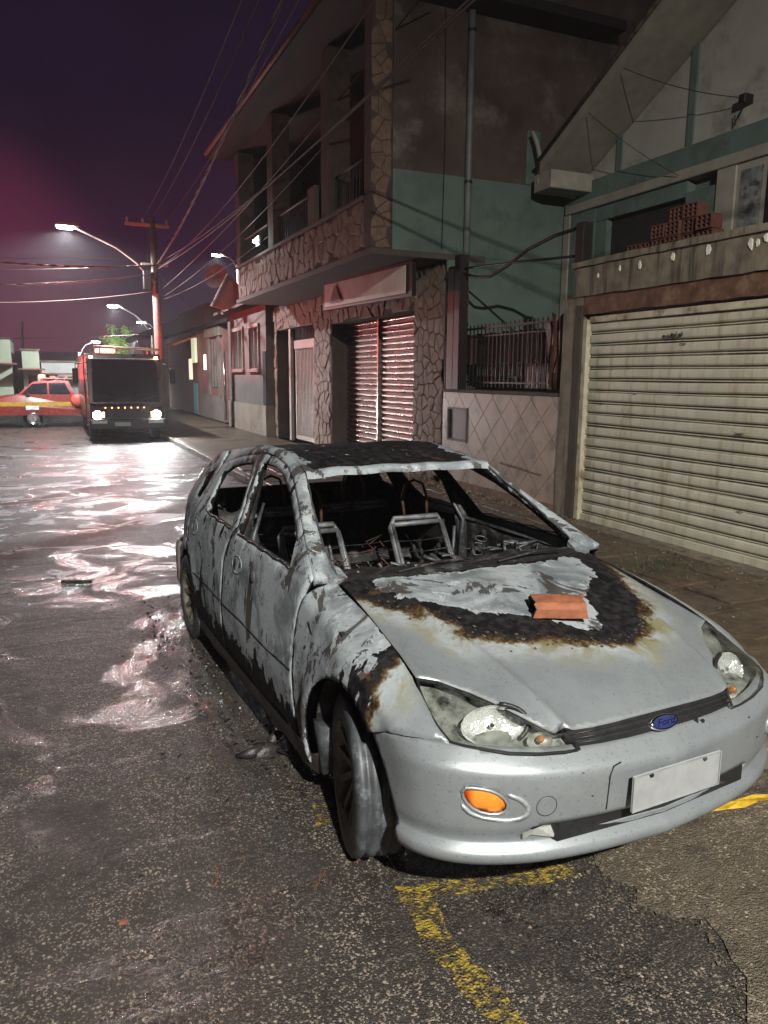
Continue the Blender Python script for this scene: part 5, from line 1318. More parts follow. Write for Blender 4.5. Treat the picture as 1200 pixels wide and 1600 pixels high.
def stones(par, rects, su, sv, gap, plane, base, seed, kind=None, name='stone'):
    allb = MB()
    for r_i, (u0, u1, v0, v1) in enumerate(rects):
        for P in voro(u0, u1, v0, v1, su, sv, gap, seed+r_i):
            c = (sum(p[0] for p in P)/len(P), sum(p[1] for p in P)/len(P)); th = random.uniform(.010, .034)*(.4 if kind else 1); n = len(P)
            Q = [(c[0]+(p[0]-c[0])*.86, c[1]+(p[1]-c[1])*.86) for p in P]
            hs_ = [th*random.uniform(.65, 1.15) for _ in P]
            V = [(base, *p) for p in P]+[(base-.5*h, *(p)) for p, h in zip(P, hs_)]+[(base-h, *q) for q, h in zip(Q, hs_)]+[(base-th*random.uniform(.9, 1.2), *c)]
            F = [(i, (i+1) % n, n+(i+1) % n, n+i) for i in range(n)]+[(n+i, n+(i+1) % n, 2*n+(i+1) % n, 2*n+i) for i in range(n)]+[(2*n+i, 2*n+(i+1) % n, 3*n) for i in range(n)]
            if plane == 'y': V = [(v[1], v[0], v[2]) for v in V]
            if kind: allb.add(V, F)
            else: mesh(name, V, F, M_stone, par)
    if kind: allb.build(name, M_stone, par, kind='stuff')
stones(sb, [(10.70, 11.79, .12, 3.55)], .17, .22, .008, 'x', 5.735, 11)
stones(sb, [(11.79, 15.94, 2.90, 3.32)], .13, .42, .007, 'x', 5.735, 31)
stones(sb, [(15.96, 17.13, .12, 3.55)], .20, .26, .008, 'x', 5.735, 51)
stones(sb, [(17.13, 20.28, 2.98, 3.55)], .22, .28, .008, 'x', 5.735, 61)
stones(sb, [(20.28, 20.58, .12, 3.55)], .3, .3, .02, 'x', 5.735, 71)
# overhang slab, stone parapet
B('balcony_slab', M_rev, sb, 4.44, 6.4, YG-.004, 19.35, 3.56, 3.65, .004)
B('parapet', M_joint, sb, 4.50, 4.68, YG+.31, 19.30, 3.655, 4.38)
stones(sb, [(YG+.31, 19.30, 3.655, 4.38)], .15, .36, .007, 'x', 4.50, 81)
stones(sb, [(4.46, 4.79, 3.655, 9.0)], .17, .26, .014, 'y', YG+.03, 91, kind='stuff', name='corner_stone')
B('column', M_col, sb, 4.47, 4.80, YG+.031, YG+.30, 3.655, 9.0)
B('parapet_cap', M_rev, sb, 4.44, 4.72, YG+.31, 19.33, 4.385, 4.44, .006)
for (a, b_) in ((12.50, 12.90), (15.95, 16.35), (18.92, 19.30)):
    rough_box('column', M_col, sb, 4.47, 4.84, a, b_, 4.445, 7.02, .008, .3)
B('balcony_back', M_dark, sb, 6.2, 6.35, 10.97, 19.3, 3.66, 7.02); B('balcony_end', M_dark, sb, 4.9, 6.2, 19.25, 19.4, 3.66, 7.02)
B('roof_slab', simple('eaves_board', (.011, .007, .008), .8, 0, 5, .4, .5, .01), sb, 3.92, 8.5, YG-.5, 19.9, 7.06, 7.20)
MB().tube([(3.90, YG-.5, 7.14), (3.90, 19.9, 7.14)], .05, 6).build('eaves_gutter', simple('rusty_gutter', (.16, .06, .04), .6, .1, 12, .4), sb, smooth=True)
# balcony rails
bme = bpy.data.meshes.new('rail_bar'); m_ = MB().box(-.008, .008, -.008, .008, 0, .56); bme.from_pydata(m_.V, [], m_.F); bme.materials.append(M_iron)
for (a, b_) in ((YG+.36, 12.48), (12.92, 15.93), (16.37, 18.9)):
    r_ = MB().tube([(4.58, a, 5.02), (4.58, b_, 5.02)], .022, 6).build('balcony_rail', M_rev, sb, smooth=True)
    n = int((b_-a)/.13)
    for i in range(n+1):
        o = bpy.data.objects.new('rail_bar', bme); COL.objects.link(o); o.parent = r_; bb = base_of(r_); o.location = Vector((4.58, a+(b_-a)*i/n, 4.445))-bb
B('rail_block', M_rev, sb, 4.50, 4.68, 13.35, 13.75, 4.445, 5.10, .01)
# wardrobe-like clutter visible on the balcony
for (x0, y0_, w, h, lab, c, nm, ct) in ((5.0, 11.3, .45, .85, 'pale crate standing on the balcony near the corner pier', (.09, .07, .055), 'storage_crate', 'crate'), (5.2, 13.3, .5, .75, 'brown cupboard standing on the balcony behind the middle pier', (.07, .05, .042), 'cupboard', 'cupboard'), (5.2, 15.0, .6, .55, 'low dusty box on the balcony farther from the corner pier', (.085, .07, .055), 'dusty_box', 'box')):
    o = thing(nm, lab, ct, (x0, y0_, 4.46)); mm = simple(nm+'_board', c, .7); B('box_body', mm, o, x0, x0+w, y0_, y0_+.5, 3.66, 4.5+h, .01); B('box_lid', mm, o, x0-.02, x0+w+.02, y0_-.02, y0_+.52, 4.502+h, 4.53+h, .006)
# lit lamp pair under the balcony roof
M_bulb = emit('bulb_light', (.85, 1.0, .95), 28.0)
fl_ = thing('balcony_lamp', 'white twin lamp glowing over the balcony parapet', 'lamp', (4.40, 17.0, 4.5))
B('lamp_plate', simple('lamp_white', (.6, .6, .6), .4), fl_, 4.40, 4.44, 16.86, 17.14, 4.60, 4.80, .006)
for y_ in (16.92, 17.08): MB().lathe([(0, -.045), (.03, -.03), (.04, 0), (.03, .03), (0, .045)], (4.36, y_, 4.70), (0, 0, 1), 10).build('bulb', M_bulb, fl_, smooth=True)
def lamp(name, loc, power, color, parent=None, spot=None, aim=None, blend=.5, size=.06):
    d = bpy.data.lights.new(name, 'SPOT' if spot else 'POINT'); d.energy = power; d.color = color; d.shadow_soft_size = size
    if spot: d.spot_size = math.radians(spot); d.spot_blend = blend
    o = bpy.data.objects.new(name, d); COL.objects.link(o); o.location = loc
    if aim is not None: o.rotation_euler = (Vector(aim)-Vector(loc)).to_track_quat('-Z', 'Y').to_euler()
    return o
lamp('balcony_lamp_light', (4.28, 17.0, 4.70), 22, (.75, 1.0, .92))
# pipes and cable on the side wall
dp = thing('downpipe', 'tall grey downpipe on the teal and brown side wall', 'pipe', (6.03, YG-.06, 1.6))
MB().tube([(6.03, YG-.06, 1.62), (6.03, YG-.06, 9.1)], .052, 10).build('pipe', simple('pvc_grey', (.15, .155, .155), .5, 0, 6, .3, .2), dp, smooth=True)
mb = MB()
for z in (2.6, 4.7, 6.8): mb.lathe([(.053, -.02), (.062, -.02), (.062, .02), (.053, .02)], (6.03, YG-.06, z), (0, 0, 1), 12)
mb.build('pipe_clip', M_iron, dp)
cbw = MB().tube([(5.62, YG-.012, 3.7), (5.64, YG-.012, 5.2), (5.61, YG-.012, 7.2), (5.63, YG-.012, 9.0)], .008, 5).build('wall_cable', M_iron); tag(cbw, 'thin black cable running up the wall left of the downpipe', 'cable')
# shop sign
sg_ = thing('shop_sign', 'blank pale shop sign box with a dark triangle, hanging under the balcony', 'sign', (5.15, 12.8, 3.3))
P = [(5.08, 14.58), (5.16, 14.60), (5.30, 10.86), (5.22, 10.84)]
def slab(P4, z0, z1, name, mat, par, tilt=0):
    V = [(x, y_, z0+(tilt*(y_-10.9))) for x, y_ in P4]+[(x, y_, z1+(tilt*(y_-10.9))) for x, y_ in P4]
    return mesh(name, V, [(0, 1, 2, 3), (7, 6, 5, 4), (0, 4, 5, 1), (1, 5, 6, 2), (2, 6, 7, 3), (3, 7, 4, 0)], mat, par)
slab(P, 3.02, 3.54, 'sign_box', M_black, sg_, .012)
slab([(5.066, 14.46), (5.076, 14.46), (5.20, 11.02), (5.19, 11.02)], 3.07, 3.49, 'sign_face', simple('faded_sign_face', (.52, .51, .45), .5, 0, 2, .15, .05, .001, dirt=(.36, .36, .33), dirt_sc=1.5), sg_, .012)
mesh('sign_mark', [(5.055, 14.15, 3.16), (5.072, 13.55, 3.16), (5.062, 13.88, 3.50)], [(0, 1, 2)], simple('sign_dark', (.05, .045, .04), .6), sg_)
# shop shutters, with housing rail between them
M_slat = simple('shop_shutter_steel', (.15, .095, .08), .30, .55, 6, .25, .2, .002, dirt=(.09, .05, .035), dirt_sc=3)
ss = thing('shop_shutter', 'pair of closed rolling shutters in the deep recess, glinting red', 'shutter', (6.1, 14.0, .1))
prof2 = []
N2 = 25; hh2 = 2.80/N2
for i in range(N2):
    for (d, t) in ((0, 0), (.012, .12), (.040, .30), (.046, .5), (.040, .70), (.012, .88)): prof2.append((d, .12+(i+t)*hh2))
for (a, b_) in ((11.82, 14.02), (14.10, 15.9)):
    sub = B('shutter_panel', M_black, ss, 6.135, 6.15, a, b_, .12, 2.92)
    sl_v = [(0, 0), (-.012, .12), (-.040, .30), (-.046, .5), (-.040, .70), (-.012, .88), (0, 1)]
    me2 = bpy.data.meshes.new('slat'); V = [(x, yy, t*hh2) for yy in (a, b_) for x, t in sl_v]; V = [(v[0], v[1]-a, v[2]) for v in V]
    me2.from_pydata(V, [], [(j, 7+j, 8+j, j+1) for j in range(6)]); me2.materials.append(M_slat); me2.shade_smooth(); me2.update()
    for i in range(N2):
        o = bpy.data.objects.new('slat', me2); COL.objects.link(o); o.parent = sub; bb = base_of(sub); o.location = Vector((6.13, a, .12+i*hh2))-bb
B('shutter_rail', simple('shutter_rail_steel', (.24, .20, .18), .35, .6), ss, 6.03, 6.13, 14.025, 14.095, .12, 2.95, .006)
B('recess_floor', M_pave, ss, 5.74, 6.6, 11.8, 15.92, .09, .118)
B('recess_head', M_rev, sb, 5.74, 6.6, 11.8, 15.92, 2.91, 3.0)
# entrance with white bar gate
eg = thing('bar_gate', 'pale metal bar gate closing the entrance beside the stone pilaster', 'gate', (5.8, 18.0, .1))
M_gate = simple('pale_gate_paint', (.36, .30, .27), .45, .2, 12, .2, .2)
B('gate_head', M_gate, eg, 5.74, 5.86, 17.15, 18.75, 2.45, 2.66, .008); B('gate_frame', M_gate, eg, 5.76, 5.82, 17.15, 17.22, .2, 2.449); B('gate_frame', M_gate, eg, 5.76, 5.82, 18.62, 18.70, .2, 2.449); B('gate_rail', M_gate, eg, 5.765, 5.815, 17.221, 18.619, .20, .30)
gm = bpy.data.meshes.new('gate_bar'); m_ = MB().box(-.018, .018, -.018, .018, 0, 2.14); gm.from_pydata(m_.V, [], m_.F); gm.materials.append(M_gate)
for i in range(12):
    o = bpy.data.objects.new('gate_bar', gm); COL.objects.link(o); o.parent = eg; o.location = (-.01, 17.30-18+i*.113, .205)
tm_ = bpy.data.meshes.new('transom_bar'); m_ = MB().box(-.012, .012, -.012, .012, 0, .30); tm_.from_pydata(m_.V, [], m_.F); tm_.materials.append(M_iron)
for i in range(14):
    o = bpy.data.objects.new('transom_bar', tm_); COL.objects.link(o); o.parent = eg; o.location = (-.01, 17.25-18+i*.11, 2.57)
B('gate_post', M_gate, eg, 5.74, 5.82, 19.05, 19.22, .12, 2.97, .006)
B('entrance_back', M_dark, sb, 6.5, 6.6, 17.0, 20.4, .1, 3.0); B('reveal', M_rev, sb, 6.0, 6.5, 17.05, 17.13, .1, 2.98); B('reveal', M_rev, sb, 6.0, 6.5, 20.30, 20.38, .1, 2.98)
B('door', simple('dark_brown_door', (.05, .03, .025), .4), eg, 6.3, 6.36, 19.3, 20.25, .12, 2.6, .01)

# ================================================================== GREY HOUSE BEYOND
M_grey = simple('mauve_grey_render', (.13, .105, .098), .8, 0, 2.5, .2, .3, .005, dirt=(.10, .075, .07), dirt_sc=1.5)
M_tan = simple('tan_wainscot', (.26, .20, .165), .7, 0, 3, .2, .3, .004, dirt=(.18, .13, .10), dirt_sc=2)
gh = thing('grey_house', 'mauve-grey single-storey house with two tall windows and tan base', 'house', (5.5, 23.0, .1))
B('wall', M_grey, gh, 5.52, 7.5, 20.62, 25.4, .96, 3.72); B('wainscot', M_tan, gh, 5.48, 7.5, 20.63, 25.42, .05, .955)
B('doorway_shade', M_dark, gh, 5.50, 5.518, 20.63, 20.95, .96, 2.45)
M_wfr = simple('window_surround', (.24, .17, .15), .6, .1)
for (a, b_) in ((21.25, 22.45), (23.15, 24.60)):
    w_ = B('window', simple('dark_pane', (.035, .022, .022), .15, 0, 6, .3, 0), gh, 5.500, 5.519, a+.1, b_-.1, 2.02, 3.12)
    mb = MB(); mb.box(5.46, 5.519, a, a+.1, 1.98, 3.14); mb.box(5.46, 5.519, b_-.1, b_, 1.98, 3.14); mb.box(5.45, 5.519, a, b_, 3.141, 3.24); mb.build('frame', M_wfr, w_); mb = MB(); mb.box(5.42, 5.519, a-.05, b_+.05, 1.88, 1.979, .01); mb.build('sill', M_wfr, w_)
    B('mullion', M_wfr, w_, 5.492, 5.499, (a+b_)/2-.03, (a+b_)/2+.03, 2.02, 3.12)
mesh('roof', [(5.1, 20.5, 3.74), (5.1, 25.6, 3.70), (7.0, 25.6, 4.6), (7.0, 20.5, 4.6), (5.1, 20.5, 3.82), (5.1, 25.6, 3.78), (7.0, 25.6, 4.7), (7.0, 20.5, 4.7)], [(0, 1, 2, 3), (7, 6, 5, 4), (0, 4, 5, 1), (1, 5, 6, 2), (2, 6, 7, 3), (3, 7, 4, 0)], M_rev, gh)
MB().prism([(5.06, 4.68), (5.40, 4.42), (5.42, 3.83), (4.94, 3.72), (4.58, 3.80)], 1, 23.0, 23.3).build('gable_end', simple('pink_gable', (.30, .175, .15), .8, 0, 3, .2, .3), gh)
MB().tube([(5.04, 23, 4.72), (4.54, 23, 3.78)], .04, 6).build('verge', M_gate, gh)
dish = thing('satellite_dish', 'round mesh satellite dish above the pink gable end', 'satellite dish', (5.2, 26.0, 4.3))
MB().lathe([(.40, .12), (.30, .06), (.15, .015), (0, 0)], (5.35, 26.0, 4.98), (-.6, -.75, .25), 20).build('dish', simple('dish_mesh', (.22, .15, .15), .6, .3), dish, smooth=True)
mb = MB(); mb.tube([(5.5, 26.05, 3.8), (5.45, 26.05, 4.9)], .035, 6); mb.tube([(5.35, 26, 4.98), (5.05, 25.6, 5.1)], .02, 5); mb.build('dish_mast', M_gate, dish)
pi = thing('shiny_pipe', 'glinting vertical metal pipe at the corner of the grey house', 'pipe', (5.42, 25.6, .1)); MB().tube([(5.42, 25.65, .3), (5.42, 25.65, 2.6)], .045, 8).build('pipe', simple('zinc', (.5, .5, .52), .2, .9), pi, smooth=True)

# ---- pink house and others farther on
M_pink = simple('salmon_render', (.32, .135, .12), .8, 0, 2, .25, .3, .005)
ph = thing('salmon_house', 'salmon-painted house with a tall tan-framed window past the dark gap', 'house', (5.8, 30.0, .1))
B('wall', M_pink, ph, 5.82, 8, 27.6, 33.0, .1, 3.55); B('wainscot', M_tan, ph, 5.79, 5.815, 27.6, 32.3, .1, 1.02)
B('pier', M_tan, ph, 5.74, 5.815, 28.0, 28.35, 1.03, 3.5); B('pier', M_tan, ph, 5.74, 5.815, 30.0, 30.3, 1.03, 3.5)
B('cornice', M_tan, ph, 5.70, 5.815, 27.7, 30.6, 3.2, 3.55, .01)
w_ = B('window', simple('grey_pane', (.10, .09, .09), .15), ph, 5.79, 5.818, 28.4, 29.9, 1.35, 3.1); mb = MB(); [mb.box(5.76, 5.789, 28.4+i*.5-.04, 28.4+i*.5+.04, 1.35, 3.1) for i in range(4)]; mb.build('frame', M_tan, w_)  # window pane in one even dark grey
wnl = B('window', emit('warm_window', (.9, .95, .8), 1.6), ph, 5.80, 5.818, 30.9, 31.4, 2.0, 2.6)
B('flat_roof', M_dark, ph, 5.6, 8, 25.5, 33.1, 3.56, 3.7)
gb_ = thing('dark_gap_block', 'black block standing in for the dark recess beside the salmon house', 'building', (6.2, 26.5, .1)); B('wall', M_dark, gb_, 6.1, 8, 25.45, 27.55, .1, 3.5)  # added block, the shade of the recess put into its black colour
ah = thing('awning_house', 'low house with an orange awning and teal door down the street', 'house', (5.8, 36.0, .1))
B('wall', simple('dusky_render', (.16, .10, .09), .8, 0, 2, .2), ah, 5.9, 9, 33.1, 42, .1, 3.7); B('parapet', simple('dusky_parapet', (.13, .105, .10), .8, 0, 2, .2), ah, 5.85, 9, 31.0, 38, 3.75, 4.6)
mesh('awning', [(5.88, 33.2, 3.35), (5.88, 36.4, 3.35), (4.9, 36.4, 3.0), (4.9, 33.2, 3.0), (5.88, 33.2, 3.45), (5.88, 36.4, 3.45), (4.9, 36.4, 3.08), (4.9, 33.2, 3.08)], [(0, 1, 2, 3), (7, 6, 5, 4), (0, 4, 5, 1), (1, 5, 6, 2), (2, 6, 7, 3), (3, 7, 4, 0)], simple('orange_canvas', (.42, .14, .06), .7), ah)
B('door', simple('teal_door', (.07, .32, .34), .4), ah, 5.84, 5.895, 33.4, 34.2, .12, 1.45); B('lit_board', emit('green_white_board', (.75, .85, .55), .55), ah, 5.6, 5.7, 32.2, 33.0, 2.3, 3.3)
B('window', emit('warm_window2', (1, .85, .6), 1.0), ah, 5.84, 5.895, 34.6, 35.2, 1.6, 2.5)
fw_ = thing('far_block', 'dark terrace closing the bend of the street', 'building', (5, 60, 0))
B('wall', simple('dusk_wall', (.06, .04, .05), .9, 0, 1, .3), fw_, 4.6, 12, 44, 64, 0, 3.9); B('stall_wall', simple('pale_stall', (.20, .20, .16), .8), fw_, 4.50, 4.59, 44, 47, .9, 2.5); mesh('roof', [(4.4, 43.8, 3.9), (12, 43.8, 3.9), (8, 43.8, 5.4), (4.4, 64, 3.9), (12, 64, 3.9), (8, 64, 5.4)], [(0, 1, 2), (3, 5, 4), (0, 2, 5, 3), (1, 4, 5, 2)], M_dark, fw_)
te = thing('market_tent', 'pale pointed tent roof beside the pavement in the distance', 'tent', (4.2, 40, 0))
mesh('tent_roof', [(3.9, 40, 2.3), (4.7, 40, 2.3), (4.7, 41, 2.3), (3.9, 41, 2.3), (4.15, 40.4, 3.5)], [(0, 1, 4), (1, 2, 4), (2, 3, 4), (3, 0, 4)], simple('tent_canvas', (.25, .26, .24), .7), te); mb = MB(); [mb.tube([(x, yy, 0), (x, yy, 2.3)], .03, 5) for x in (3.95, 4.65) for yy in (40.05, 40.95)]; mb.build('tent_leg', M_gate, te)
B('tent_wall', simple('tent_wall', (.20, .21, .19), .8), te, 4.0, 4.68, 41.0, 41.03, .9, 2.3)
# left side of the far junction
M_lw = simple('lime_white_wall', (.40, .44, .33), .8, 0, 1.5, .15, .2)
def lowblock(lab, x0, x1, y0_, z1, mat, win=0, aw=None, nm='low_shop'):
    o = thing(nm, lab, 'shop', ((x0+x1)/2, y0_, 0)); B('wall', mat, o, x0, x1, y0_, y0_+6, 0, z1)
    B('roof_edge', M_conc, o, x0-.08, x1+.08, y0_-.1, y0_+6, z1+.002, z1+.12)
    for i in range(win):
        xx = x0+(x1-x0)*(i+.3)/win; w_ = B('window', M_dark, o, xx, xx+.5, y0_-.03, y0_-.005, .9, 1.7); B('frame', M_gate, w_, xx-.05, xx+.55, y0_-.028, y0_-.031+.01, 1.702, 1.78)
    if aw: B('awning', simple('rust_awning', (.20, .09, .06), .7), o, x0-.2, x1+.3, y0_-1.4, y0_-.05, aw, aw+.10, .02)
    return o
lowblock('tallest pale green-white shop wall at the left edge of the picture', -5.4, -1.92, 50, 3.76, M_lw, 1, 2.3)
lowblock('square pale green-white shop front beside the tall left one', -1.35, -.43, 50, 3.13, M_lw, 1, 2.0)
lowblock('long low white shop behind the red pickup', -.35, 3.6, 52, 2.5, simple('white_long_wall', (.48, .49, .46), .7, 0, 2, .12, .2), 4, 1.75, 'long_shop')
bk = thing('back_terrace', 'dark hillside terrace rising behind the low shops', 'building', (-5, 66, 0)); B('wall', simple('night_wall', (.03, .026, .034), .9, 0, .6, .3), bk, -40, 4, 62, 70, 0, 3.4)
for i, (x0, x1, z) in enumerate(((-22, -14, 4.6), (-12, -7, 4.1))): B('upper_floor', simple('night_wall', (.03, .026, .034)), bk, x0, x1, 61.5, 68, 3.41, z)
for (x0, x1, w_) in ((-12, -5.6, 'terrace of unlit shops at the far left beyond the frame'),):
    lowblock(w_, x0, x1, 46, 3.4, M_grey, 3, None, 'unlit_shop')
pw = car2 = thing('parked_van', 'dark van parked beyond the red pickup in front of the shops', 'van', (.9, 46, 0))
MB().prism([(-.2, .35), (-.25, 1.0), (.1, 1.15), (.5, 1.75), (2.4, 1.8), (2.5, .35)], 1, 45, 46.6).build('body', simple('van_grey', (.30, .31, .30), .35, .2), pw)
MB().prism([(.2, 1.15), (.55, 1.65), (2.3, 1.65), (2.3, 1.15)], 1, 44.98, 44.995).build('side_window', M_dark, pw)
for x in (.25, 1.95): MB().lathe([(0, 0), (.3, 0), (.3, .2), (0, .2)], (x, 44.9, .32), (0, 1, 0), 14).build('wheel', M_rubber, pw)

# ================================================================== POLES, WIRES, STREET LAMPS
M_pole = simple('weathered_pole', (.22, .17, .14), .8, 0, 8, .3, .5, .006)
pole = thing('utility_pole', 'concrete utility pole with crossarm and many wires, behind the truck', 'utility pole', (3.16, 24.4, 0))
MB().tube([(3.20, 24.4, -.03), (3.13, 24.4, 6.4)], [.16, .09], 12).build('shaft', M_pole, pole, smooth=True)
B('crossarm', M_pole, pole, 2.35, 3.62, 24.34, 24.44, 6.12, 6.22, .01); B('crossarm', M_pole, pole, 2.75, 3.55, 24.34, 24.44, 5.0, 5.08, .01)
mb = MB()
for x in (2.42, 2.86, 3.08, 3.55): mb.lathe([(0, .16), (.03, .14), (.045, .10), (.03, .07), (.045, .04), (.02, 0)], (x, 24.39, 6.22), (0, 0, 1), 8)
mb.build('insulator', M_gate, pole, smooth=True)
MB().cbox(2.78, 3.02, 24.2, 24.4, 4.30, 4.85, .02).build('transformer_box', M_iron, pole)
mb = MB(); [mb.tube([(x, 24.38, 6.2), (x+.1, 24.38, 5.1)], .008, 4) for x in (2.86, 2.42)]; mb.tube([(3.15, 24.3, 4.9), (3.16, 24.3, 4.2)], .05, 6); mb.build('drop_lead', M_iron, pole)
# twin-arm lamp post left of the pole in smaller form far away
def street_lamp(label, base, top, head, power, sc=1.0, lit=60.0, aim=None, spot=150, pole_too=True, blend=.35, name='street_lamp', col=None):
    o = thing(name, label, 'street lamp', base, group='street lamps along the road')
    if pole_too: MB().tube([base, top], [.13*sc, .08*sc], 10).build('shaft', M_pole, o, smooth=True)
    t, h = Vector(top), Vector(head); mid = t.lerp(h, .5)+Vector((0, 0, .12))
    MB().tube([t-Vector((0, 0, .3)), t.lerp(h, .25)+Vector((0, 0, .02)), mid, h], .028*sc, 8).build('arm', M_gate, o, smooth=True)
    d = (h-t); d.z = 0; d.normalize(); s = Vector((-d.y, d.x, 0))
    V = [h+d*(a*sc)+s*(b_*sc)+Vector((0, 0, c*sc)) for a, b_, c in ((-.12, -.08, .03), (-.12, .08, .03), (.5, .12, .02), (.5, -.12, .02), (-.10, -.06, .10), (-.10, .06, .10), (.45, .09, .10), (.45, -.09, .10))]
    MB().add(V, [(3, 2, 1, 0), (4, 5, 6, 7), (0, 1, 5, 4), (1, 2, 6, 5), (2, 3, 7, 6), (3, 0, 4, 7)]).build('head', M_gate, o)
    V = [h+d*(a*sc)+s*(b_*sc)+Vector((0, 0, c*sc)) for a, b_, c in ((.02, -.09, -.01), (.02, .09, -.01), (.46, .10, -.015), (.46, -.10, -.015), (.08, -.05, -.06), (.08, .05, -.06), (.40, .06, -.06), (.40, -.06, -.06))]
    L = MB().add(V, [(0, 1, 2, 3), (7, 6, 5, 4), (0, 4, 5, 1), (1, 5, 6, 2), (2, 6, 7, 3), (3, 7, 4, 0)]).build('lamp_glass', emit('led_light%d' % int(lit), (.80, .92, 1.0), lit), o)
    p = h+d*.25*sc-Vector((0, 0, .10*sc)); a = Vector(aim) if aim else Vector((p.x, p.y, 0))
    lamp('street_lamp_light', p, power, col or LAMP_C, spot=spot, aim=a, blend=blend, size=.07)
    return o
street_lamp('large bright street lamp on a long arm reaching left over the road from the pole', (3.16, 24.4, 4.5), (3.16, 24.3, 4.75), (.95, 24.0, 5.86), 4200, 1.0, 160, pole_too=False, spot=165)
street_lamp('second street lamp along, glowing just above the fire truck', (5.34, 44.3, 0), (5.34, 44, 4.3), (3.75, 44, 5.40), 5000, 1.3, 140, aim=(4.2, 49, 0))
street_lamp('smallest street lamp, low above the tree beyond the truck', (7.9, 62.3, 0), (7.85, 62, 5.2), (7.1, 62, 5.75), 1500, 1.3, 120)
street_lamp('lamp shining above the satellite dish', (9.6, 40.2, 0), (9.3, 40, 7.4), (8.5, 40, 7.8), 1200, 1.1, 90)
street_lamp('tiny lamp to the left of the tree over the truck roof', (1.6, 46.2, 0), (1.65, 46, 3.0), (2.4, 46, 3.55), 900, .8, 60)
# the next lamp of the row, behind the photographer: it lights the street here
street_lamp('street lamp of the same row, standing behind the viewer', (3.16, -5.4, 0), (3.16, -5.2, 5.3), (.05, -5.1, 6.45), KEY_P, 1.0, 160, aim=(2.0, 1.2, 0), spot=112, blend=1.0, col=KEY_C)
def wire(p, q, r, sag=.3, twist=0, name='overhead_wire', label=None, mat=None):
    P = []; p, q = Vector(p), Vector(q); n = 26 if not twist else 90
    for i in range(n+1):
        t = i/n; v = p.lerp(q, t); v.z -= sag*4*t*(1-t)
        P.append(v)
    mb = MB()
    if twist:
        for ph in (0, math.pi):
            Q = [v+Vector((math.cos(i*.9+ph), 0, math.sin(i*.9+ph)))*r for i, v in enumerate(P)]; mb.tube(Q, r, 5)
    else: mb.tube(P, r, 5)
    o = mb.build(name, mat or M_wire, smooth=True); tag(o, label, 'wire', 'overhead wires of the utility pole'); return o
M_wire = simple('lit_cable', (.16, .11, .10), .6, 0, 6, .3, 0); M_wire_dim = simple('dim_lit_cable', (.045, .028, .026), .7, 0, 6, .3, 0)  # same cable twice: lamp light painted as a paler colour, dimness as darker
wire((3.22, 24.3, 5.07), (2.50, 5.5, 5.95+.33), .016, .35, 1, mat=M_wire_dim, label='thick twisted cable, the brightest of the wires from the pole')
wire((2.84, 24.3, 6.30), (2.50, 2, 7.6), .009, .5, mat=M_wire_dim, label='upper wire from the left end of the crossarm')
wire((3.09, 24.3, 6.30), (2.70, 2, 7.65), .009, .5, mat=M_wire_dim, label='upper wire from the middle of the crossarm')
wire((3.53, 24.3, 6.30), (3.20, 2, 7.6), .009, .5, mat=M_wire_dim, label='upper wire nearest the building side')
wire((3.29, 24.3, 4.98), (3.50, 6, 6.1), .012, .45, mat=M_wire_dim, label='sagging wire passing left of the balcony piers')
wire((3.36, 24.3, 4.37), (4.95, 9.5, 6.9), .014, .25, mat=M_wire_dim, label='wire rising across the front of the balcony')
wire((3.40, 24.3, 4.15), (4.95, 11.0, 6.3), .011, .30, mat=M_wire_dim, label='lower wire rising to the balcony roof')
wire((3.38, 24.3, 4.05), (4.9, 14.0, 5.2), .010, .25, mat=M_wire_dim, label='lowest wire rising toward the balcony')
wire((3.11, 24.3, 5.01), (-4.5, 12, 2.6+1.0), .016, .25, 1, label='beaded service cable crossing the road to the left edge')
wire((2.89, 24.3, 5.01), (-9, 33, 5.6), .012, .25, label='straight cable reaching left past the lamp')
wire((3.1, 24.3, 4.77), (-5.5, 11, 2.9), .012, .30, 1, label='lower beaded cable dropping to the left')
wire((3.07, 24.3, 4.26), (-6, 24.3, 3.9), .010, .35, label='lowest cable running level to the left edge')
wire((3.2, 24.3, 4.83), (4.60, 26.2, 3.95), .012, .08, label='short service wire to the salmon house')
wire((3.48, 40, 7.3), (-8, 40, 7.1), .014, .2, label='far cable crossing high beyond the lamp')
wire((5.34, 44, 4.0), (-9, 40, 3.6), .014, .3, 1, label='distant beaded cable above the fire truck')
wire((3.20, 24.2, 4.9), (3.30, -5.2, 5.4), .012, .5, mat=M_wire_dim, label='long wire running on overhead beside the buildings')
wire((3.25, 24.2, 5.1), (3.60, -5.2, 5.6), .012, .55, mat=M_wire_dim, label='second long wire overhead beside the buildings')

# ---- tree lit by the far lamp
tr_ = thing('street_tree', 'small green tree lit by a lamp beyond the truck', 'tree', (4.3, 50, 0))
mb = MB(); mb.tube([(4.3, 50, 0), (4.35, 50, 1.6), (4.2, 50, 2.6)], [.14, .10, .06], 8); [mb.tube([(4.3, 50, 1.8+.2*i), (4.3+1.1*math.cos(i*1.3), 50+.8*math.sin(i*1.3), 3.1+.15*i)], [.05, .02], 5) for i in range(6)]; mb.build('trunk', M_pole, tr_, smooth=True)
mb = MB(); cl = [(random.gauss(4.3, .62), random.gauss(50, .6), random.gauss(3.45, .42)) for _ in range(46)]
for c in cl:
    for _ in range(60):
        p = Vector(c)+Vector((random.gauss(0, .17), random.gauss(0, .17), random.gauss(0, .14))); a = Vector((random.uniform(-1, 1), random.uniform(-1, 1), random.uniform(-1, 1))).normalized(); b_ = a.orthogonal().normalized()
        mb.add([p-b_*.04, p+a*.09, p+b_*.04, p-a*.09], [(0, 1, 2, 3)])
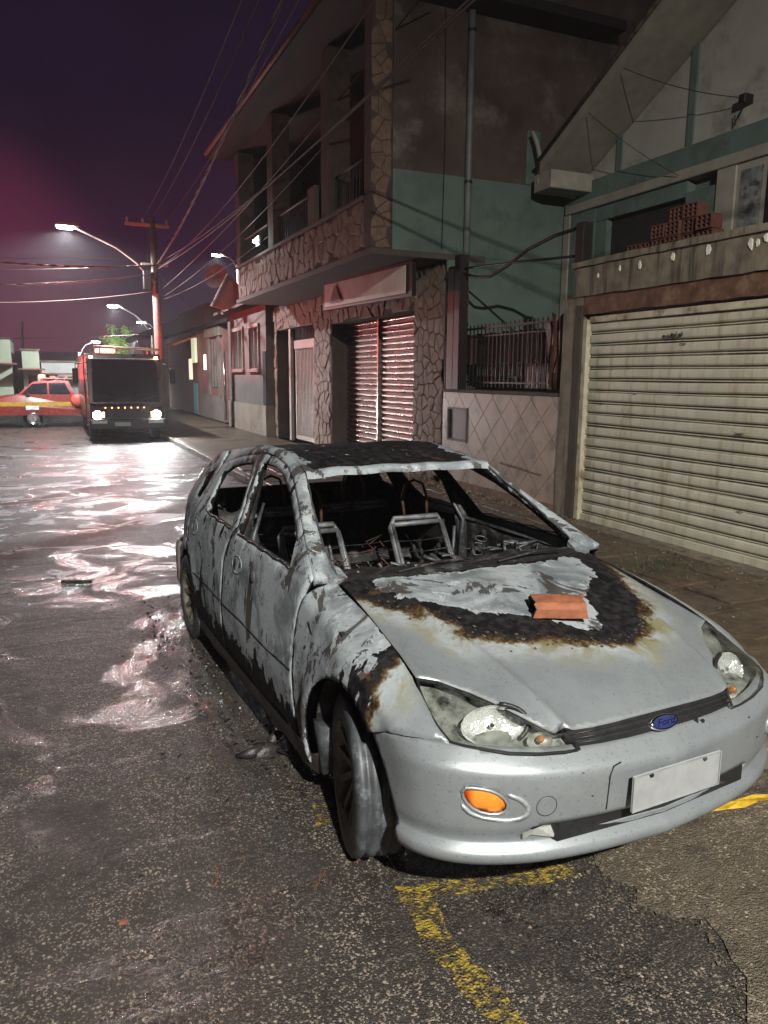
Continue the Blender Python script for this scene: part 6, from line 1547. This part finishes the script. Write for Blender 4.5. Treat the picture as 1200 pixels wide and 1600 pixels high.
mb.build('crown', simple('leaf_green', (.12, .24, .05), .5, 0, 3, .5, 0), tr_, kind='stuff')
# thin dark mast at the left
ma_ = thing('thin_mast', 'thin dark mast standing behind the left shops', 'mast', (-1.6, 55, 0)); MB().tube([(-1.6, 55, 0), (-1.3, 55, 5.1)], .07, 6).build('shaft', M_iron, ma_)

# ================================================================== FIRE TRUCK
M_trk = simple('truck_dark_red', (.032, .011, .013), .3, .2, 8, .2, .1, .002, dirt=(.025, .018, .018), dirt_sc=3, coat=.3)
M_trkglass = simple('truck_windscreen', (.012, .016, .022), .06, 0, 5, .2, 0)
tk = thing('fire_truck', 'dark fire truck facing the viewer with both headlights on', 'truck', (1.84, 21.5, 0))
x0, x1, yf = .96, 2.84, 21.5
P = [(yf+.02, .34), (yf, .95), (yf+.06, 1.02), (yf+.22, 2.20), (yf+.36, 2.34), (yf+2.0, 2.36), (yf+2.0, .34)]
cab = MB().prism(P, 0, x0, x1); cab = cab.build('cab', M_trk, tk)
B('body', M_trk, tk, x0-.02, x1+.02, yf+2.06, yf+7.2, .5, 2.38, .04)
mesh('windscreen', [(x0+.08, yf+.052, 1.06), (x1-.08, yf+.052, 1.06), (x1-.12, yf+.21, 2.18), (x0+.12, yf+.21, 2.18)], [(0, 1, 2, 3)], M_trkglass, tk)
for s, x in ((-1, x0), (1, x1)): mesh('side_window', [(x+s*.004, yf+.25, 1.15), (x+s*.004, yf+1.1, 1.15), (x+s*.004, yf+1.1, 2.05), (x+s*.004, yf+.35, 2.05)], [(0, 1, 2, 3)], M_trkglass, tk)
B('bumper', simple('bumper_dark', (.03, .03, .034), .35, .3, 8, .3), tk, x0-.04, x1+.04, yf-.16, yf+.10, .34, .62, .03)
B('grille', M_black, tk, x0+.45, x1-.45, yf-.012, yf+.01, .64, .86)
mb = MB(); [mb.box(x0+.47, x1-.47, yf-.024, yf-.0125, .66+i*.05, .685+i*.05) for i in range(4)]; mb.build('grille_bar', M_trk, tk)
M_head = emit('headlight_glow', (1.0, .97, .90), 250.0); M_head2 = emit('headlight_glow_strong', (.96, .98, 1.0), 1600.0); M_mark = emit('marker_glow', (1.0, .45, .12), 14.0)
for x in (x0+.17, x1-.20):
    h = MB().lathe([(0, -.03), (.09, -.02), (.105, 0)], (x, yf-.05, .72), (0, 1, 0), 16).build('headlight', M_head if x < 1.8 else M_head2, tk, smooth=True)
    MB().lathe([(.105, .0), (.135, -.03), (.145, .02), (.12, .06)], (x, yf-.05, .72), (0, 1, 0), 16).build('headlight_ring', M_chrome, h, smooth=True)
for i in range(7): B('marker_light', M_mark, tk, x0+.37+i*.165, x0+.395+i*.165, yf-.008, yf+.008, .90, .92)
for x in (x0+.10, x1-.12): B('roof_light', emit('amber_glow', (1.0, .62, .25), 30.0), tk, x-.04, x+.04, yf+.16, yf+.24, 2.215, 2.27, .01)
B('sun_visor', simple('visor_pale', (.35, .38, .40), .4), tk, x0+.06, x1-.06, yf+.10, yf+.22, 2.18, 2.213, .008)
MB().tube([(x0+.2, yf+.5, 2.52), (x1+.05, yf+.5, 2.46)], .035, 8).build('roof_bar', M_gate, tk, smooth=True)
mb = MB(); [mb.tube([(x, yf+.5, 2.34), (x, yf+.5, 2.52)], .02, 5) for x in (x0+.35, x1-.3)]; mb.build('bar_stay', M_gate, tk)
MB().tube([(x0+.02, yf+.2, 2.1), (x0-.30, yf+.0, 2.06), (x0-.30, yf-.02, 1.95)], .015, 6).build('mirror_arm', M_iron, tk, smooth=True)
B('mirror', M_black, tk, x0-.38, x0-.24, yf-.06, yf+.01, 1.55, 1.95, .02); B('mirror', M_black, tk, x1+.20, x1+.34, yf-.06, yf+.01, 1.55, 1.95, .02)
MB().tube([(x1, yf+.2, 2.1), (x1+.27, yf, 2.0)], .015, 6).build('mirror_arm', M_iron, tk, smooth=True)
MB().tube([(x0-.002, yf+.10, 1.0), (x0-.002, yf+.28, 2.2)], .014, 5).build('door_trim', M_chrome, tk)
B('side_stripe', simple('white_reflective', (.6, .62, .62), .3), tk, x0-.03, x0-.021, yf+2.2, yf+7.0, 1.0, 1.12)
for x in (x0+.12, x1-.14):
    for yy in (yf+.95, yf+5.2): MB().lathe([(0, -.13), (.28, -.13), (.38, -.10), (.40, 0), (.38, .10), (.28, .13), (0, .13)], (x, yy, .40), (1, 0, 0), 24).build('wheel', M_rubber, tk, smooth=True)
B('plate', M_plate, tk, 1.55, 1.95, yf-.168, yf-.161, .43, .53)
for x, pw_ in ((x0+.17, 60), (x1-.20, 150)):
    lamp('truck_headlight_light', (x, yf-.13, .72), pw_, (1, .97, .9), spot=95, aim=(x-.2, yf-9, .1), blend=.8, size=.07)
mb = MB()
for xw in (x0+.45, x0+1.15): mb.tube([(xw, yf+.03, 1.03), (xw+.22, yf+.06, 1.12), (xw+.55, yf+.075, 1.22)], .010, 5)
mb.build('wiper', M_iron, tk)
B('hazard_panel', simple('white_reflective', (.6, .62, .62), .3), tk, x0+.02, x0+.40, yf-.170, yf-.162, .50, .58); B('hazard_panel', simple('white_reflective', (.6, .62, .62), .3), tk, x1-.42, x1-.04, yf-.170, yf-.162, .50, .58)
for xs in (x0+.30, x1-.34): MB().cbox(xs, xs+.05, yf-.02, yf+.0, .655, .80, .008).build('side_marker', M_mark, tk)
B('door_seam', M_black, tk, x0-.004, x0, yf+1.2, yf+1.215, .5, 2.2); B('step', M_black, tk, x0-.06, x0+.2, yf+.5, yf+1.1, .38, .42)
mb = MB()
for i_ in range(6): mb.cbox(x0-.03, x0-.005, yf+2.3+i_*.8, yf+2.95+i_*.8, 1.25, 2.1, .01)
mb.build('locker_shutter', simple('locker_alloy', (.25, .26, .27), .35, .6), tk, kind='stuff')
lamp('truck_roof_light', (x1-.12, yf+.05, 2.25), 6, (1, .55, .2))

# ================================================================== RED PICKUP
M_red = simple('fire_red', (.20, .016, .012), .28, .1, 6, .12, .05, .001, coat=.5)
pk_ = thing('fire_pickup', 'red fire-service pickup with yellow stripe and roof beacons, partly behind the truck', 'pickup', (-.1, 28.8, 0))
yn, yb_ = 28.0, 29.7     # near and far flank
prof_ = [(-1.95, .42), (-1.98, .86), (-1.85, 1.0), (-.98, 1.10), (-.50, 1.52), (.30, 1.58), (.62, 1.56), (.80, 1.10), (2.6, 1.10), (2.62, .42)]
V = []; n = len(prof_)
for (yy, tin) in ((yn, .10), (yb_, -.10)):
    for (x, z) in prof_: V.append((x, yy+(tin*1.6 if z > 1.2 else (tin*.3 if z > .9 else 0)), z))
Fp = [tuple(range(n)), tuple(range(2*n-1, n-1, -1))]+[(i, n+i, n+(i+1) % n, (i+1) % n) for i in range(n)]
mesh('body', V, Fp, M_red, pk_)
def flank(P, off, name, mat, par=None):
    return mesh(name, [(x, yn+(.16 if z > 1.2 else .03 if z > .9 else 0)*1.0-off, z) for x, z in P], [tuple(range(len(P)))], mat, par or pk_)
flank([(-.84, 1.14), (-.50, 1.46), (-.06, 1.50), (-.06, 1.14)], .02, 'side_window', M_trkglass); flank([(.0, 1.14), (.0, 1.50), (.50, 1.50), (.66, 1.14)], .02, 'side_window', M_trkglass)
mesh('windscreen', [(-.95, yn+.10, 1.13), (-.95, yb_-.10, 1.13), (-.535, yb_-.22, 1.495), (-.535, yn+.22, 1.495)], [(0, 1, 2, 3)], M_trkglass, pk_)
B('side_stripe', simple('yellow_reflective', (.38, .24, .03), .4), pk_, -1.6, 2.5, yn-.012, yn-.004, .72, .86)
B('white_badge', simple('white_reflective2', (.65, .65, .62), .4), pk_, -.75, -.35, yn-.018, yn-.013, .60, .74)
B('front_bumper', M_black, pk_, -2.08, -1.90, yn, yb_, .36, .58, .03)
for x in (-.95+.4-.0, 1.9):
    w_ = MB().lathe([(.30, 0), (.31, .04), (.31, .20), (0, .20)], (x, yn-.03, .31), (0, 1, 0), 24).build('wheel', M_rubber, pk_, smooth=True)
    MB().lathe([(0, -.005), (.08, -.01), (.17, 0), (.20, -.012), (.20, .03)], (x, yn-.03, .31), (0, 1, 0), 20).build('rim', M_chrome, w_, smooth=True)
    MB().lathe([(.40, -.01), (.40, .03), (.31, .03)], (x, yn-.004, .33), (0, 1, 0), 24).build('wheel_arch', M_black, pk_)
B('headlight', simple('lamp_clear', (.6, .62, .6), .1, .5), pk_, -1.95, -1.80, yn-.008, yn+.2, .74, .88, .01)
mb = MB()
for yy in (yn+.3, yb_-.3): mb.tube([(-.3, yy, 1.64), (2.2, yy, 1.62)], .022, 6)
for x in np.linspace(-.3, 2.2, 7): mb.tube([(x, yn+.3, 1.63), (x, yb_-.3, 1.63)], .016, 5)
for x in (-.2, .5, 1.3, 2.1): mb.tube([(x, yn+.3, 1.10 if x > .7 else 1.54), (x, yn+.3, 1.64)], .018, 5)
mb.build('roof_rack', M_gate, pk_)
mb = MB()
for i in range(9): x = random.uniform(0, 2.1); mb.cbox(x, x+.2, yn+.35, yn+.6, 1.65, 1.65+random.uniform(.04, .12), .01)
mb.build('rack_load', simple('mixed_kit', (.28, .22, .16), .6), pk_)
bc_ = MB().cbox(-.30, -.10, yn+.45, yb_-.45, 1.64, 1.76, .02).build('beacon', emit('beacon_red', (1.0, .06, .03), 60.0), pk_)
MB().lathe([(.0, 0), (.19, 0), (.22, .05), (.19, .10), (0, .10)], (.86, yn-.10, .92), (0, 1, 0), 18).build('hose_reel', simple('reel_red', (.55, .10, .07), .5), pk_, smooth=True)
B('mirror', M_black, pk_, -.72, -.60, yn-.16, yn-.02, 1.04, 1.16, .01)
lamp('beacon_light', (-.3, yn-.1, 2.15), 90, (1.0, .05, .04), size=.12)
MB().cbox(x0+.25, x0+.75, yf+.70, yf+.86, 2.37, 2.47, .02).build('beacon', emit('beacon_red', (1.0, .06, .03), 60.0), tk)  # red beacon added on the truck for the red light on the facades
lamp('added_truck_red_light', (x0+.5, yf+.78, 2.72), 560, (1.0, .055, .05), size=.10)  # its point light, added to redden the far facades

# ---- smoke and damp haze hanging in the street
hz = MB().box(-60, 16, -15, 75, -1.2, 10.6)
k = NM('haze_air'); pv = k.n('ShaderNodeVolumePrincipled'); pv.inputs['Color'].default_value = (.86, .86, .90, 1); pv.inputs['Density'].default_value = HAZE; pv.inputs['Anisotropy'].default_value = .35
k.t.links.new(pv.outputs[0], k.o.inputs['Volume'])
hz.build('haze', k.m, kind='stuff')
